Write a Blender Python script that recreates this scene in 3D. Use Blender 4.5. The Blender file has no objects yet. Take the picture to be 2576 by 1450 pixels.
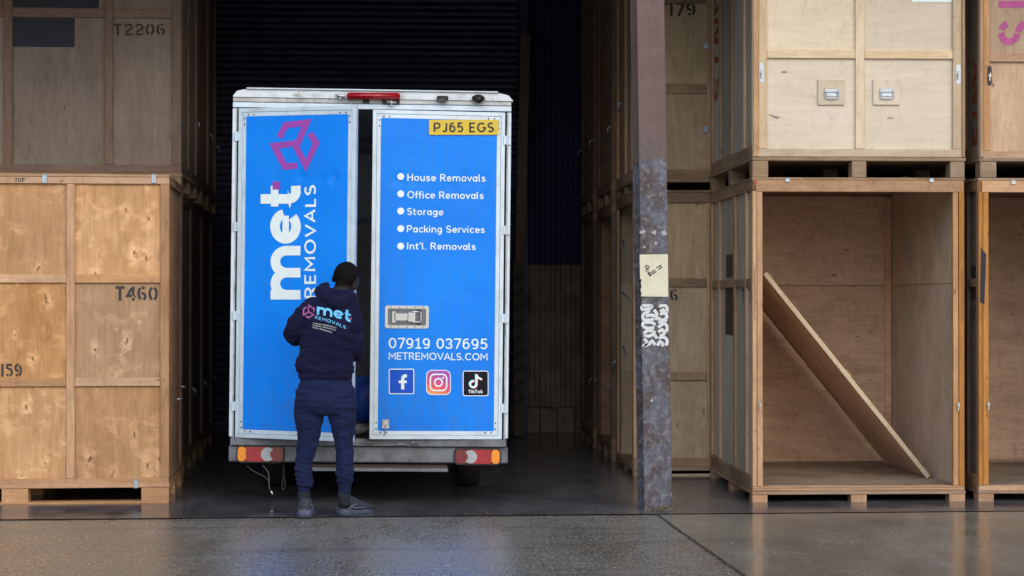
import bpy, bmesh, math, random
from mathutils import Vector, Matrix, noise, Euler
from mathutils.bvhtree import BVHTree
R = math.radians
random.seed(7)
C = bpy.data.collections.new('scene'); 
S = bpy.context.scene
S.collection.children.link(C)

# ------------------------------------------------------------------ camera, world, sun, exposure
F = 4900.0                      # focal length in units of the 2576-wide photograph
CH = 1.55
YAW = math.atan((1288-1050)/F); PITCH = math.atan(25/F)
cd = bpy.data.cameras.new('camera'); cam = bpy.data.objects.new('camera', cd); C.objects.link(cam)
cd.sensor_width = 36; cd.lens = 36*F/2576; cd.clip_end = 3000; cd.clip_start = 0.1
cam.location = (0, 0, CH); cam.rotation_euler = (math.pi/2+PITCH, 0, -YAW)
S.camera = cam
CM = Matrix.Translation((0, 0, CH)) @ Euler((math.pi/2+PITCH, 0, -YAW)).to_matrix().to_4x4()

SUN_EL, SUN_AZ = 33.0, -26.0    # the brightest part of the overcast sky: behind the camera, to its left
wd = bpy.data.worlds.new('World'); S.world = wd; wd.use_nodes = True
nt = wd.node_tree; nt.nodes.clear()
sky = nt.nodes.new('ShaderNodeTexSky'); sky.sky_type = 'NISHITA'; sky.sun_disc = False
sky.sun_elevation = R(SUN_EL); sky.sun_rotation = R(180+SUN_AZ)
sky.air_density = 1.0; sky.dust_density = 3.0; sky.altitude = 0
hs = nt.nodes.new('ShaderNodeHueSaturation'); hs.inputs['Saturation'].default_value = 0.82
bg = nt.nodes.new('ShaderNodeBackground'); bg.inputs['Strength'].default_value = 0.13
wo = nt.nodes.new('ShaderNodeOutputWorld')
nt.links.new(sky.outputs[0], hs.inputs['Color']); nt.links.new(hs.outputs[0], bg.inputs[0]); nt.links.new(bg.outputs[0], wo.inputs[0])
sd = bpy.data.lights.new('sun', 'SUN'); sun = bpy.data.objects.new('sun', sd); C.objects.link(sun)
sd.energy = 0.9; sd.angle = R(45); sd.color = (1, 0.98, 0.96)
a, e = R(SUN_AZ), R(SUN_EL)
sv = Vector((math.sin(a)*math.cos(e), -math.cos(a)*math.cos(e), math.sin(e)))   # towards the sun
sun.rotation_euler = sv.to_track_quat('Z', 'Y').to_euler()
S.view_settings.view_transform = 'Standard'; S.view_settings.look = 'None'
S.view_settings.exposure = 0.26; S.view_settings.gamma = 1; S.view_settings.use_curve_mapping = False

# ------------------------------------------------------------------ geometry helpers
def ray(px, py):
    d = CM.to_3x3() @ Vector(((px-1288)/F, (725-py)/F, -1))
    return Vector((0, 0, CH)), d
def at(px, py, Y):
    o, d = ray(px, py); return o + d*(Y/d.y)
def gnd(px, py, z=0.0):
    o, d = ray(px, py); return o + d*((z-o.z)/d.z)
def on_plane(px, py, M, n=0.0):
    Mi = M.inverted(); o, d = ray(px, py); o = Mi @ o; d = Mi.to_3x3() @ d
    p = o + d*((n-o.y)/d.y); return p.x, p.z

def link(name, me, mat, parent=None, loc=(0, 0, 0), rot=(0, 0, 0)):
    o = bpy.data.objects.new(name, me); C.objects.link(o)
    if mat is not None:
        for m in (mat if isinstance(mat, (list, tuple)) else [mat]):
            if m.name not in [k.name for k in me.materials if k]: me.materials.append(m)
    o.parent = parent; o.location = loc; o.rotation_euler = rot
    return o
def tag(o, label=None, cat=None, group=None, kind=None):
    if label: o['label'] = label
    if cat: o['category'] = cat
    if group: o['group'] = group
    if kind: o['kind'] = kind
    return o
def thing(name, label, cat, loc=(0, 0, 0), rot=(0, 0, 0), group=None):
    o = bpy.data.objects.new(name, None); C.objects.link(o); o.empty_display_size = .1
    o.location = loc; o.rotation_euler = rot
    return tag(o, label, cat, group)
def box_bm(bm, x0, x1, y0, y1, z0, z1, mi=0, bev=0.0):
    vs = [bm.verts.new((x, y, z)) for x in (x0, x1) for y in (y0, y1) for z in (z0, z1)]
    fs = [(0, 1, 3, 2), (4, 6, 7, 5), (0, 4, 5, 1), (2, 3, 7, 6), (0, 2, 6, 4), (1, 5, 7, 3)]
    ff = []
    for f in fs:
        q = bm.faces.new([vs[i] for i in f]); q.material_index = mi; ff.append(q)
    if bev:
        ed = list({e for f in ff for e in f.edges})
        bmesh.ops.bevel(bm, geom=ed, offset=bev, segments=1, affect='EDGES', profile=.5)
def mesh_of(bm, name, smooth=False):
    bmesh.ops.recalc_face_normals(bm, faces=bm.faces)
    me = bpy.data.meshes.new(name); bm.to_mesh(me); bm.free()
    if smooth:
        for p in me.polygons: p.use_smooth = True
    return me
_cache = {}
def part_box(name, mat, parent, c, s, rot=(0, 0, 0), bev=0.003):
    key = (round(s[0], 4), round(s[1], 4), round(s[2], 4), mat.name, bev)
    if key not in _cache:
        bm = bmesh.new(); b = min(bev, min(s)*.3)
        box_bm(bm, -s[0]/2, s[0]/2, -s[1]/2, s[1]/2, -s[2]/2, s[2]/2, 0, b)
        _cache[key] = mesh_of(bm, name); _cache[key].materials.append(mat)
    o = bpy.data.objects.new(name, _cache[key]); C.objects.link(o)
    o.parent = parent; o.location = c; o.rotation_euler = rot
    return o
def cyl_bm(bm, p0, p1, r0, r1=None, n=16, mi=0, cap=True):
    r1 = r0 if r1 is None else r1
    p0, p1 = Vector(p0), Vector(p1); ax = (p1-p0).normalized()
    u = ax.orthogonal().normalized(); v = ax.cross(u)
    A, B = [], []
    for i in range(n):
        t = 2*math.pi*i/n; dd = u*math.cos(t)+v*math.sin(t)
        A.append(bm.verts.new(p0+dd*r0)); B.append(bm.verts.new(p1+dd*r1))
    for i in range(n):
        bm.faces.new((A[i], A[(i+1) % n], B[(i+1) % n], B[i])).material_index = mi
    if cap:
        bm.faces.new(A[::-1]).material_index = mi; bm.faces.new(B).material_index = mi
def tube_bm(bm, pts, rad, n=10, mi=0):
    pts = [Vector(p) for p in pts]; rads = rad if isinstance(rad, (list, tuple)) else [rad]*len(pts)
    prev = None; up = None
    for i, p in enumerate(pts):
        t = (pts[min(i+1, len(pts)-1)]-pts[max(i-1, 0)]).normalized()
        if up is None: up = t.orthogonal().normalized()
        up = (up - t*up.dot(t)).normalized(); v = t.cross(up)
        r = rads[i]; rx, ry = r if isinstance(r, tuple) else (r, r)
        ring = [bm.verts.new(p+up*math.cos(2*math.pi*k/n)*rx+v*math.sin(2*math.pi*k/n)*ry) for k in range(n)]
        if prev:
            for k in range(n): bm.faces.new((prev[k], prev[(k+1) % n], ring[(k+1) % n], ring[k])).material_index = mi
        else: bm.faces.new(ring[::-1]).material_index = mi
        prev = ring
    bm.faces.new(prev).material_index = mi
def ell_bm(bm, c, r, rot=(0, 0, 0), seg=20):
    M = Matrix.Translation(c) @ Euler(rot).to_matrix().to_4x4() @ Matrix.Diagonal((*r, 1))
    bmesh.ops.create_uvsphere(bm, u_segments=seg, v_segments=seg//2+2, radius=1, matrix=M)
def rrect(cx, cz, w, h, r, n=5):
    pts = []
    for (sx, sz, a0) in ((1, -1, -90), (1, 1, 0), (-1, 1, 90), (-1, -1, 180)):
        for k in range(n+1):
            t = R(a0+90*k/n); pts.append((cx+sx*(w/2-r)+r*math.cos(t), cz+sz*(h/2-r)+r*math.sin(t)))
    return pts
def poly_bm(bm, pts, y0, y1=None, mi=0):
    """outline in x,z; flat at y0 or a slab between y0 (front) and y1"""
    a = [bm.verts.new((p[0], y0, p[1])) for p in pts]
    bm.faces.new(a).material_index = mi
    if y1 is not None:
        b = [bm.verts.new((p[0], y1, p[1])) for p in pts]
        bm.faces.new(b[::-1]).material_index = mi
        for i in range(len(a)):
            j = (i+1) % len(a); bm.faces.new((a[i], b[i], b[j], a[j])).material_index = mi
def arc(cx, cy, rx, ry, a0, a1, n=9):
    return [(cx+rx*math.cos(R(a0+(a1-a0)*k/n)), cy+ry*math.sin(R(a0+(a1-a0)*k/n))) for k in range(n+1)]
def ribbon(pts, w):
    """two rails of points with mitred corners around a polyline"""
    L, Rr = [], []
    P = [Vector(p) for p in pts]
    for i, p in enumerate(P):
        d0 = (P[i]-P[i-1]).normalized() if i else None
        d1 = (P[i+1]-P[i]).normalized() if i < len(P)-1 else None
        if d0 is None: d0 = d1
        if d1 is None: d1 = d0
        n0 = Vector((-d0.y, d0.x)); n1 = Vector((-d1.y, d1.x)); m = (n0+n1)
        if m.length < 1e-6: m = n0
        m.normalize(); k = 1/max(.5, m.dot(n0))
        L.append(p+m*w/2*k); Rr.append(p-m*w/2*k)
    return L, Rr
_lift = [0]
def ribbon_bm(bm, pts, w, f, y=0.0, mi=0):
    """f maps 2-D drawing coords to local (x,z)"""
    L, Rr = ribbon(pts, w)
    _lift[0] = (_lift[0]+1) % 6; y = y-_lift[0]*0.00012
    a = [bm.verts.new((f(q)[0], y, f(q)[1])) for q in L]; b = [bm.verts.new((f(q)[0], y, f(q)[1])) for q in Rr]
    for i in range(len(a)-1): bm.faces.new((a[i], a[i+1], b[i+1], b[i])).material_index = mi
# text from the built-in font -> list of verts (x,y), faces, and cap height
def text_geo(s, bold=0.0, spacing=1.0):
    cu = bpy.data.curves.new('t', 'FONT'); cu.body = s; cu.size = 1; cu.offset = bold; cu.resolution_u = 5
    cu.space_character = spacing; cu.fill_mode = 'FRONT'
    o = bpy.data.objects.new('t', cu); C.objects.link(o)
    dg = bpy.context.evaluated_depsgraph_get(); dg.update()
    me = bpy.data.meshes.new_from_object(o.evaluated_get(dg))
    V = [(v.co.x, v.co.y) for v in me.vertices]; Fc = [tuple(p.vertices) for p in me.polygons]
    bpy.data.objects.remove(o); bpy.data.curves.remove(cu); bpy.data.meshes.remove(me)
    return V, Fc
_cap = {}
def cap_h(b):
    if b not in _cap:
        V, _ = text_geo('H', b); _cap[b] = (min(v[1] for v in V), max(v[1] for v in V))
    return _cap[b]
RG = {
 'H': (.74, [[(.1, .07), (.1, .93)], [(.64, .07), (.64, .93)], [(.1, .5), (.64, .5)]]),
 'o': (.66, [arc(.33, .35, .23, .28, 0, 360, 20)]), 'O': (.90, [arc(.45, .5, .36, .43, 0, 360, 24)]), '0': (.66, [arc(.33, .5, .24, .43, 0, 360, 22)]),
 'u': (.64, [[(.1, .63), (.1, .30)]+arc(.31, .28, .21, .21, 180, 360, 9), [(.52, .63), (.52, .07)]]),
 's': (.54, [arc(.27, .49, .16, .14, 35, 270, 9)+arc(.27, .21, .18, .14, 90, -145, 9)]),
 'S': (.68, [arc(.34, .71, .22, .22, 35, 270, 9)+arc(.34, .28, .25, .21, 90, -145, 9)]),
 'e': (.64, [[(.12, .36), (.54, .36)]+arc(.32, .35, .22, .28, 12, 315, 16)]),
 'R': (.72, [[(.1, .07), (.1, .93)], [(.1, .93), (.36, .93)]+arc(.37, .70, .22, .23, 80, -80, 7)+[(.1, .47)], [(.36, .47), (.62, .07)]]),
 'P': (.68, [[(.1, .07), (.1, .93)], [(.1, .93), (.36, .93)]+arc(.37, .68, .23, .25, 80, -80, 7)+[(.1, .43)]]),
 'm': (.98, [[(.1, .07), (.1, .63)], [(.1, .40)]+arc(.295, .43, .195, .20, 170, 0, 8)+[(.49, .07)], [(.49, .40)]+arc(.685, .43, .195, .20, 170, 0, 8)+[(.88, .07)]]),
 'n': (.64, [[(.1, .07), (.1, .63)], [(.1, .40)]+arc(.31, .42, .21, .21, 170, 0, 8)+[(.52, .07)]]),
 'v': (.56, [[(.05, .63), (.28, .07), (.51, .63)]]), 'a': (.62, [arc(.30, .35, .21, .28, 0, 360, 18), [(.51, .63), (.51, .07)]]),
 'l': (.30, [[(.1, .93), (.1, .22)]+arc(.20, .19, .10, .12, 185, 255, 3)]), 'I': (.28, [[(.12, .07), (.12, .93)]]),
 'f': (.38, [[(.16, .07), (.16, .76)]+arc(.30, .78, .14, .15, 175, 80, 5), [(.04, .60), (.32, .60)]]),
 'i': (.26, [[(.11, .07), (.11, .60)], [(.11, .86), (.11, .88)]]), 'c': (.56, [arc(.33, .35, .23, .28, 50, 310, 14)]),
 't': (.42, [[(.16, .84), (.16, .22)]+arc(.28, .20, .12, .13, 185, 280, 5), [(.04, .62), (.33, .62)]]),
 'r': (.40, [[(.1, .07), (.1, .63)], [(.1, .40)]+arc(.28, .42, .18, .21, 170, 80, 5)]),
 'g': (.62, [arc(.30, .35, .21, .28, 0, 360, 18), [(.51, .63), (.51, .0)]+arc(.29, -.02, .22, .19, 0, -140, 8)]),
 'k': (.54, [[(.1, .07), (.1, .93)], [(.46, .62), (.14, .30)], [(.25, .42), (.5, .07)]]), 'b': (.62, [arc(.31, .35, .21, .28, 0, 360, 18), [(.1, .93), (.1, .07)]]),
 'T': (.68, [[(.05, .93), (.63, .93)], [(.34, .93), (.34, .07)]]), 'M': (.90, [[(.1, .07), (.1, .93), (.45, .36), (.8, .93), (.8, .07)]]),
 'E': (.63, [[(.55, .93), (.1, .93), (.1, .07), (.55, .07)], [(.1, .5), (.5, .5)]]), 'F': (.60, [[(.55, .93), (.1, .93), (.1, .07)], [(.1, .5), (.5, .5)]]), 'L': (.54, [[(.1, .93), (.1, .07), (.5, .07)]]),
 'V': (.74, [[(.05, .93), (.37, .07), (.69, .93)]]), 'A': (.76, [[(.05, .07), (.38, .93), (.71, .07)], [(.17, .32), (.59, .32)]]), 'C': (.80, [arc(.45, .5, .35, .43, 45, 315, 18)]),
 'G': (.86, [arc(.45, .5, .35, .43, 45, 340, 18)+[(.79, .46), (.52, .46)]]), 'J': (.56, [[(.44, .93), (.44, .28)]+arc(.27, .28, .17, .21, 0, -150, 8)]),
 '.': (.24, [[(.11, .07), (.11, .08)]]), ':': (.24, [[(.11, .09), (.11, .1)], [(.11, .5), (.11, .51)]]), "'": (.20, [[(.11, .93), (.08, .76)]]), ' ': (.32, []),
 '7': (.60, [[(.08, .93), (.54, .93), (.24, .07)]]), '9': (.66, [arc(.32, .65, .22, .28, 0, 360, 18), [(.54, .65), (.52, .40)]+arc(.28, .34, .25, .27, 0, -110, 8)]),
 '1': (.54, [[(.10, .78), (.29, .93), (.29, .07)], [(.10, .07), (.48, .07)]]), '3': (.62, [arc(.29, .71, .21, .22, 150, -90, 9)+arc(.29, .28, .24, .21, 90, -150, 9)]),
 '6': (.66, [arc(.34, .35, .22, .28, 0, 360, 18), [(.12, .35), (.14, .60)]+arc(.38, .66, .25, .27, 180, 70, 8)]),
 '5': (.62, [[(.50, .93), (.16, .93), (.13, .56)]+arc(.29, .34, .23, .27, 110, -140, 10)]),
}
def glyph_run(s, gap=.06):
    x = 0; out = []
    for ch in s:
        w, st = RG[ch]; out += [[(x+p[0], p[1]) for p in q] for q in st]; x += w+gap
    return out, x-gap
def capped(pts, w, rnd=True):
    """outline strips for one pen stroke in glyph space"""
    L, Rr = ribbon(pts, w); L = [tuple(p) for p in L]; Rr = [tuple(p) for p in Rr]; caps = []
    closed = (Vector(pts[0])-Vector(pts[-1])).length < 1e-4
    if rnd and not closed:
        for c, d, a, b in ((Vector(pts[0]), Vector(pts[0])-Vector(pts[1]), L[0], Rr[0]), (Vector(pts[-1]), Vector(pts[-1])-Vector(pts[-2]), Rr[-1], L[-1])):
            d.normalize(); n_ = (Vector(a)-c).normalized(); arcp = []
            for k in range(7):
                t = math.pi*k/6; arcp.append(tuple(c+n_*math.cos(t)*w/2+d*math.sin(t)*w/2))
            caps.append(arcp)
    return L, Rr, caps
def text_fit(bm, s, M, x0, x1, ytop, ybase, y=-.0012, bold=.15, mi=0, gap=.06, slope=0.0, rot=False, rnd=True):
    """lettering on local plane y; box in photo pixels: left, right, cap top, baseline.
    rot: reads upwards, x0..x1 is cap-top .. baseline in x and ybase(start)..ytop(end) in y"""
    runs, W = glyph_run(s, gap)
    def f(q):
        u = q[0]/W; v = q[1]
        if rot: px = x1+(x0-x1)*v; py = ybase+(ytop-ybase)*u
        else: px = x0+(x1-x0)*u; py = ybase+(ytop-ybase)*v+slope*(px-x0)
        return on_plane(px, py, M)
    for st in runs:
        L, Rr, caps = capped(st, bold, rnd); _lift[0] = (_lift[0]+1) % 6; yy = y-_lift[0]*.00012
        a = [bm.verts.new((f(q)[0], yy, f(q)[1])) for q in L]; b = [bm.verts.new((f(q)[0], yy, f(q)[1])) for q in Rr]
        for i in range(len(a)-1): bm.faces.new((a[i], a[i+1], b[i+1], b[i])).material_index = mi
        for cp in caps: bm.faces.new([bm.verts.new((f(q)[0], yy, f(q)[1])) for q in cp]).material_index = mi
def remesh(me, vox, smooth=2, name='m', fn=None):
    o = bpy.data.objects.new('t', me); C.objects.link(o)
    m = o.modifiers.new('r', 'REMESH'); m.mode = 'VOXEL'; m.voxel_size = vox; m.use_smooth_shade = True
    m2 = o.modifiers.new('s', 'SMOOTH'); m2.iterations = smooth; m2.factor = .5
    dg = bpy.context.evaluated_depsgraph_get(); dg.update()
    out = bpy.data.meshes.new_from_object(o.evaluated_get(dg)); out.name = name
    bpy.data.objects.remove(o)
    if fn:
        out.update(); ns = [v.normal.copy() for v in out.vertices]
        for v, n in zip(out.vertices, ns): v.co += n*fn(v.co, n)
        out.update()
    for p in out.polygons: p.use_smooth = True
    return out

# ------------------------------------------------------------------ materials
class NT:
    def __init__(s, name):
        s.m = bpy.data.materials.new(name); s.m.use_nodes = True; s.t = s.m.node_tree; s.t.nodes.clear()
        s.o = s.t.nodes.new('ShaderNodeOutputMaterial'); s.b = s.t.nodes.new('ShaderNodeBsdfPrincipled')
        s.t.links.new(s.b.outputs[0], s.o.inputs[0])
    def n(s, ty, **k):
        q = s.t.nodes.new('ShaderNode'+ty)
        for a, b in k.items(): setattr(q, a, b)
        return q
    def put(s, sock, v):
        if hasattr(v, 'links') or isinstance(v, bpy.types.NodeSocket): s.t.links.new(v, sock)
        elif isinstance(v, (tuple, list)): sock.default_value = (*v, 1) if (len(v) == 3 and sock.type == 'RGBA') else v
        else: sock.default_value = v
    def math(s, op, a, b=0.5, c=None, clamp=False):
        q = s.n('Math', operation=op, use_clamp=clamp); s.put(q.inputs[0], a); s.put(q.inputs[1], b)
        if c is not None: s.put(q.inputs[2], c)
        return q.outputs[0]
    def mix(s, f, a, b, mode='MIX'):
        q = s.n('Mix', data_type='RGBA', blend_type=mode); s.put(q.inputs[0], f); s.put(q.inputs[6], a); s.put(q.inputs[7], b); return q.outputs[2]
    def mapr(s, v, a, b, c=0.0, d=1.0):
        q = s.n('MapRange'); s.put(q.inputs[0], v); q.inputs[1].default_value = a; q.inputs[2].default_value = b
        q.inputs[3].default_value = c; q.inputs[4].default_value = d; return q.outputs[0]
    def coord(s, rnd=True, scale=(1, 1, 1)):
        tc = s.n('TexCoord'); v = tc.outputs['Object']
        if rnd:
            oi = s.n('ObjectInfo'); k = s.math('MULTIPLY', oi.outputs['Random'], 53.0)
            cb = s.n('CombineXYZ'); 
            for i in (0, 2): s.put(cb.inputs[i], k)
            ad = s.n('VectorMath', operation='ADD'); s.put(ad.inputs[0], v); s.put(ad.inputs[1], cb.outputs[0]); v = ad.outputs[0]
        if scale != (1, 1, 1):
            mp = s.n('VectorMath', operation='MULTIPLY'); s.put(mp.inputs[0], v); mp.inputs[1].default_value = scale; v = mp.outputs[0]
        return v
    def noise(s, v, sc, det=4, rough=.55, dist=0.0):
        q = s.n('TexNoise'); s.put(q.inputs['Vector'], v); q.inputs['Scale'].default_value = sc; q.inputs['Detail'].default_value = det
        q.inputs['Roughness'].default_value = rough; q.inputs['Distortion'].default_value = dist; return q.outputs[0]
    def scl(s, v, sc):
        mp = s.n('VectorMath', operation='MULTIPLY'); s.put(mp.inputs[0], v); mp.inputs[1].default_value = sc; return mp.outputs[0]
    def bump(s, h, strength=.3, dist=.01):
        q = s.n('Bump'); q.inputs['Strength'].default_value = strength; q.inputs['Distance'].default_value = dist
        s.put(q.inputs['Height'], h); s.put(s.b.inputs['Normal'], q.outputs[0])
    def base(s, c): s.put(s.b.inputs['Base Color'], c)
    def rough(s, r): s.put(s.b.inputs['Roughness'], r)

def plain(name, col, rough=.6, metal=0.0, var=.12, nsc=12, bump=0.0, dirt=None, spec=None, coat=0):
    k = NT(name); v = k.coord()
    nz = k.noise(v, nsc, 5)
    c = k.mix(k.mapr(nz, .3, .7), tuple(x*(1-var) for x in col), tuple(min(1, x*(1+var)) for x in col))
    if dirt:
        d = k.noise(v, dirt[2], 6, .65); c = k.mix(k.math('MULTIPLY', k.mapr(d, .48, .72), dirt[1]), c, dirt[0])
    k.base(c); k.rough(k.mapr(nz, .2, .8, max(.02, rough-.08), min(1, rough+.08))); k.b.inputs['Metallic'].default_value = metal
    if spec is not None: k.b.inputs['Specular IOR Level'].default_value = spec
    if coat: k.b.inputs['Coat Weight'].default_value = coat; k.b.inputs['Coat Roughness'].default_value = .15
    if bump: k.bump(k.noise(v, nsc*8, 4), bump, .004)
    return k.m

def wood(name, light, dark, grain='z', knot=.6, halo=0.0, stain=.35, kscale=3.2, ksize=.055, streak=.35, grey=None, rough=.72):
    k = NT(name); v = k.coord()
    st = (1, 1, .09) if grain == 'z' else (.09, 1, 1)
    g = k.noise(k.scl(v, st), 46, 6, .6, .4)
    g2 = k.noise(k.scl(v, (1, 1, .25) if grain == 'z' else (.25, 1, 1)), 5.5, 4, .6, .6)
    blot = k.noise(v, 2.3, 4, .6, .3)
    oi = k.n('ObjectInfo')
    c = k.mix(k.mapr(g2, .32, .72), light, dark)
    c = k.mix(k.math('MULTIPLY', k.mapr(g, .42, .7), streak), c, tuple(x*.55 for x in dark))
    # stains and worn spots
    c = k.mix(k.math('MULTIPLY', k.mapr(blot, .48, .74), stain), c, tuple(x*.45 for x in dark))
    drt = k.noise(k.scl(v, (1, 1, .45)), 14, 6, .7, .8)
    c = k.mix(k.math('MULTIPLY', k.mapr(drt, .54, .72), .22+stain*.5), c, tuple(x*.38 for x in dark))
    scf = k.noise(k.scl(v, (1.5, 1, .6)), 8, 5, .7, 1.5)
    c = k.mix(k.math('MULTIPLY', k.mapr(scf, .60, .72), .35), c, tuple(min(1, x*1.22+.04) for x in light))
    if grey:
        gz = k.noise(k.scl(v, (1, 1, .35) if grain == 'z' else (.35, 1, 1)), 3.5, 5, .65)
        c = k.mix(k.mapr(gz, .38, .62, 0, grey[1]), c, grey[0])
    # knots laid out in the plane of the board
    sp = k.n('SeparateXYZ'); k.put(sp.inputs[0], k.scl(v, (1, 1, .5) if grain == 'z' else (.5, 1, 1)))
    cb = k.n('CombineXYZ'); wx = k.math('MULTIPLY_ADD', k.noise(v, 7, 3), .10, sp.outputs[0]); wz = k.math('MULTIPLY_ADD', k.noise(k.scl(v, (-1, 1, 1)), 6, 3), .10, sp.outputs[2])
    k.put(cb.inputs[0], wx); k.put(cb.inputs[1], wz); flat = cb.outputs[0]
    vo = k.n('TexVoronoi', voronoi_dimensions='2D'); vo.inputs['Scale'].default_value = kscale; k.put(vo.inputs['Vector'], flat)
    sel = k.n('SeparateColor'); k.put(sel.inputs[0], vo.outputs['Color'])
    on = k.mapr(sel.outputs[0], .30, .34)
    sz = k.mapr(sel.outputs[1], 0, 1, .30, 1.25)
    d = k.math('DIVIDE', vo.outputs['Distance'], sz)
    wob = k.math('MULTIPLY_ADD', k.noise(v, 30, 3), .05, d); wob = k.math('SUBTRACT', wob, .025)
    if halo:
        hm = k.math('MULTIPLY', k.mapr(wob, ksize*.9, ksize*5.0, 1, 0), on)
        hm = k.math('MULTIPLY', hm, k.mapr(k.noise(v, 13, 5, .65, 1.2), .40, .60))
        cl = k.math('MULTIPLY', k.mapr(k.noise(k.scl(v, (1, 1, 1.4)), 5, 5, .65, 1.0), .54, .68), .55)
        c = k.mix(k.math('MULTIPLY', cl, halo), c, tuple(min(1, x*1.25+.07) for x in light))
        c = k.mix(k.math('MULTIPLY', hm, halo), c, tuple(min(1, x*1.35+.08) for x in light))
    km = k.math('MULTIPLY', k.mapr(wob, ksize*.35, ksize, 1, 0), on)
    c = k.mix(k.math('MULTIPLY', km, knot), c, tuple(x*.22 for x in dark))
    # each board its own tone
    hsv = k.n('HueSaturation'); k.put(hsv.inputs['Color'], c)
    k.put(hsv.inputs['Value'], k.mapr(oi.outputs['Random'], 0, 1, .80, 1.14))
    rr = k.math('FRACT', k.math('MULTIPLY', oi.outputs['Random'], 17.3), 0)
    k.put(hsv.inputs['Saturation'], k.mapr(rr, 0, 1, .82, 1.08))
    k.base(hsv.outputs[0]); k.rough(k.mapr(g, .3, .7, rough-.1, rough+.1))
    k.b.inputs['Specular IOR Level'].default_value = .3
    k.bump(g, .35, .002)
    return k.m
WARM = dict(light=(.56, .335, .165), dark=(.42, .225, .095))
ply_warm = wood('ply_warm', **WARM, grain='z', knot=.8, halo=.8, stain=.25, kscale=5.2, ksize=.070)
pine_warm_z = wood('pine_warm_z', (.53, .325, .18), (.39, .21, .105), 'z', knot=.6, kscale=5, ksize=.05)
pine_warm_x = wood('pine_warm_x', (.55, .345, .20), (.41, .23, .12), 'x', knot=.6, kscale=5, ksize=.05)
ply_pale = wood('ply_pale', (.68, .61, .50), (.60, .53, .42), 'x', knot=.85, stain=.06, kscale=3.0, ksize=.040, streak=.16)
pine_pale_z = wood('pine_pale_z', (.68, .56, .40), (.57, .45, .30), 'z', knot=.6, kscale=4, ksize=.035, stain=.12)
pine_pale_x = wood('pine_pale_x', (.68, .56, .40), (.57, .45, .30), 'x', knot=.6, kscale=4, ksize=.035, stain=.15)
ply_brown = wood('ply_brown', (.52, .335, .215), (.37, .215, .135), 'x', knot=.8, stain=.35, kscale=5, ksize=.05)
ply_tan = wood('ply_tan', (.52, .375, .250), (.42, .28, .175), 'z', knot=.75, halo=.3, stain=.3, kscale=3.2, ksize=.045)
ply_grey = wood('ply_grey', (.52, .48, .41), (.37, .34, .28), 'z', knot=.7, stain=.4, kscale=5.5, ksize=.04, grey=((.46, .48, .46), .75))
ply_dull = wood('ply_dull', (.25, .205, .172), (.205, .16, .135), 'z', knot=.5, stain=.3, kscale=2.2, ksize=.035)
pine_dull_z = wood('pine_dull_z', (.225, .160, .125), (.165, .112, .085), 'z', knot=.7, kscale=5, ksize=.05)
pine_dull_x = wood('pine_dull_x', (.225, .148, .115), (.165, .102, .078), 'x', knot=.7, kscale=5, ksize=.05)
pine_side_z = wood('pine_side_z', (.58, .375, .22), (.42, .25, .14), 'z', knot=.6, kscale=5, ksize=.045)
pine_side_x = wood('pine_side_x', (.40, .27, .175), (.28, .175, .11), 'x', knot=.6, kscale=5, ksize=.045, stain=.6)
pine_orange_z = wood('pine_orange_z', (.47, .235, .075), (.36, .155, .045), 'z', knot=.7, kscale=5, ksize=.05)
pallet_wood = wood('pallet_wood', (.36, .27, .18), (.24, .165, .10), 'x', knot=.5, stain=.6, kscale=6, ksize=.05)
floor_ply = wood('floor_ply', (.32, .26, .20), (.20, .155, .12), 'x', knot=.3, stain=.7)
galv = plain('galvanised', (.36, .44, .54), .35, .75, .15, 30)
steel = plain('polished_steel', (.42, .46, .51), .32, .9, .05, 8)
black_paint = plain('black_stencil_paint', (.035, .035, .038), .75, 0, .35, 40)
dark_paint = plain('dark_patch_paint', (.012, .014, .035), .7, 0, .4, 14)
brown_paint = plain('brown_side_patch', (.045, .035, .03), .75, 0, .4, 14)
red_paint = plain('red_letter_paint', (.25, .05, .03), .7, 0, .25, 20)
purple_paint = plain('purple_letter_paint', (.40, .075, .26), .7, 0, .2, 20)
pen_ink = plain('pen_ink', (.10, .07, .06), .7)
red_dot = plain('red_dot', (.5, .02, .02), .5)
alu = plain('white_aluminium', (.56, .70, .84), .42, .25, .06, 7, dirt=((.22, .22, .22), .35, 5))
alu_dirty = plain('dirty_aluminium', (.44, .47, .50), .5, .3, .2, 9, dirt=((.10, .09, .09), .8, 6))
sill_metal = plain('weathered_steel', (.17, .195, .235), .6, .3, .4, 14, dirt=((.05, .045, .045), .8, 7))
gelcoat = plain('white_roof_moulding', (.62, .71, .80), .35, 0, .05, 6, dirt=((.16, .16, .14), .6, 4))
black_rub = plain('black_rubber', (.012, .012, .014), .6)
hole = plain('dark_plastic', (.01, .01, .012), .5)
rivet = plain('rivet_dark', (.07, .075, .09), .4, .5)
white_vinyl = plain('white_vinyl', (.72, .86, .92), .4, 0, .03)
purple_vinyl = plain('purple_vinyl', (.30, .05, .42), .4, 0, .04)
fb_blue = plain('deep_blue_vinyl', (.01, .09, .62), .4, spec=.15)
tt_black = plain('black_vinyl', (.004, .004, .014), .4, spec=.15)
tt_cyan = plain('cyan_vinyl', (.1, .75, .8), .4)
tt_red = plain('pinkred_vinyl', (.7, .03, .12), .4)
plate_y = plain('plate_yellow', (.62, .47, .03), .35, 0, .06)
lens_red = plain('red_lens', (.34, .008, .018), .18, 0, .25, 40, coat=.6)
lens_dred = plain('dark_red_lens', (.16, .01, .015), .18, 0, .25, 40, coat=.6)
lens_amber = plain('amber_lens', (.80, .27, .015), .18, 0, .2, 40, coat=.6)
lens_clear = plain('clear_lens', (.36, .41, .46), .12, .3, .15, 30, coat=.6)
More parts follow.
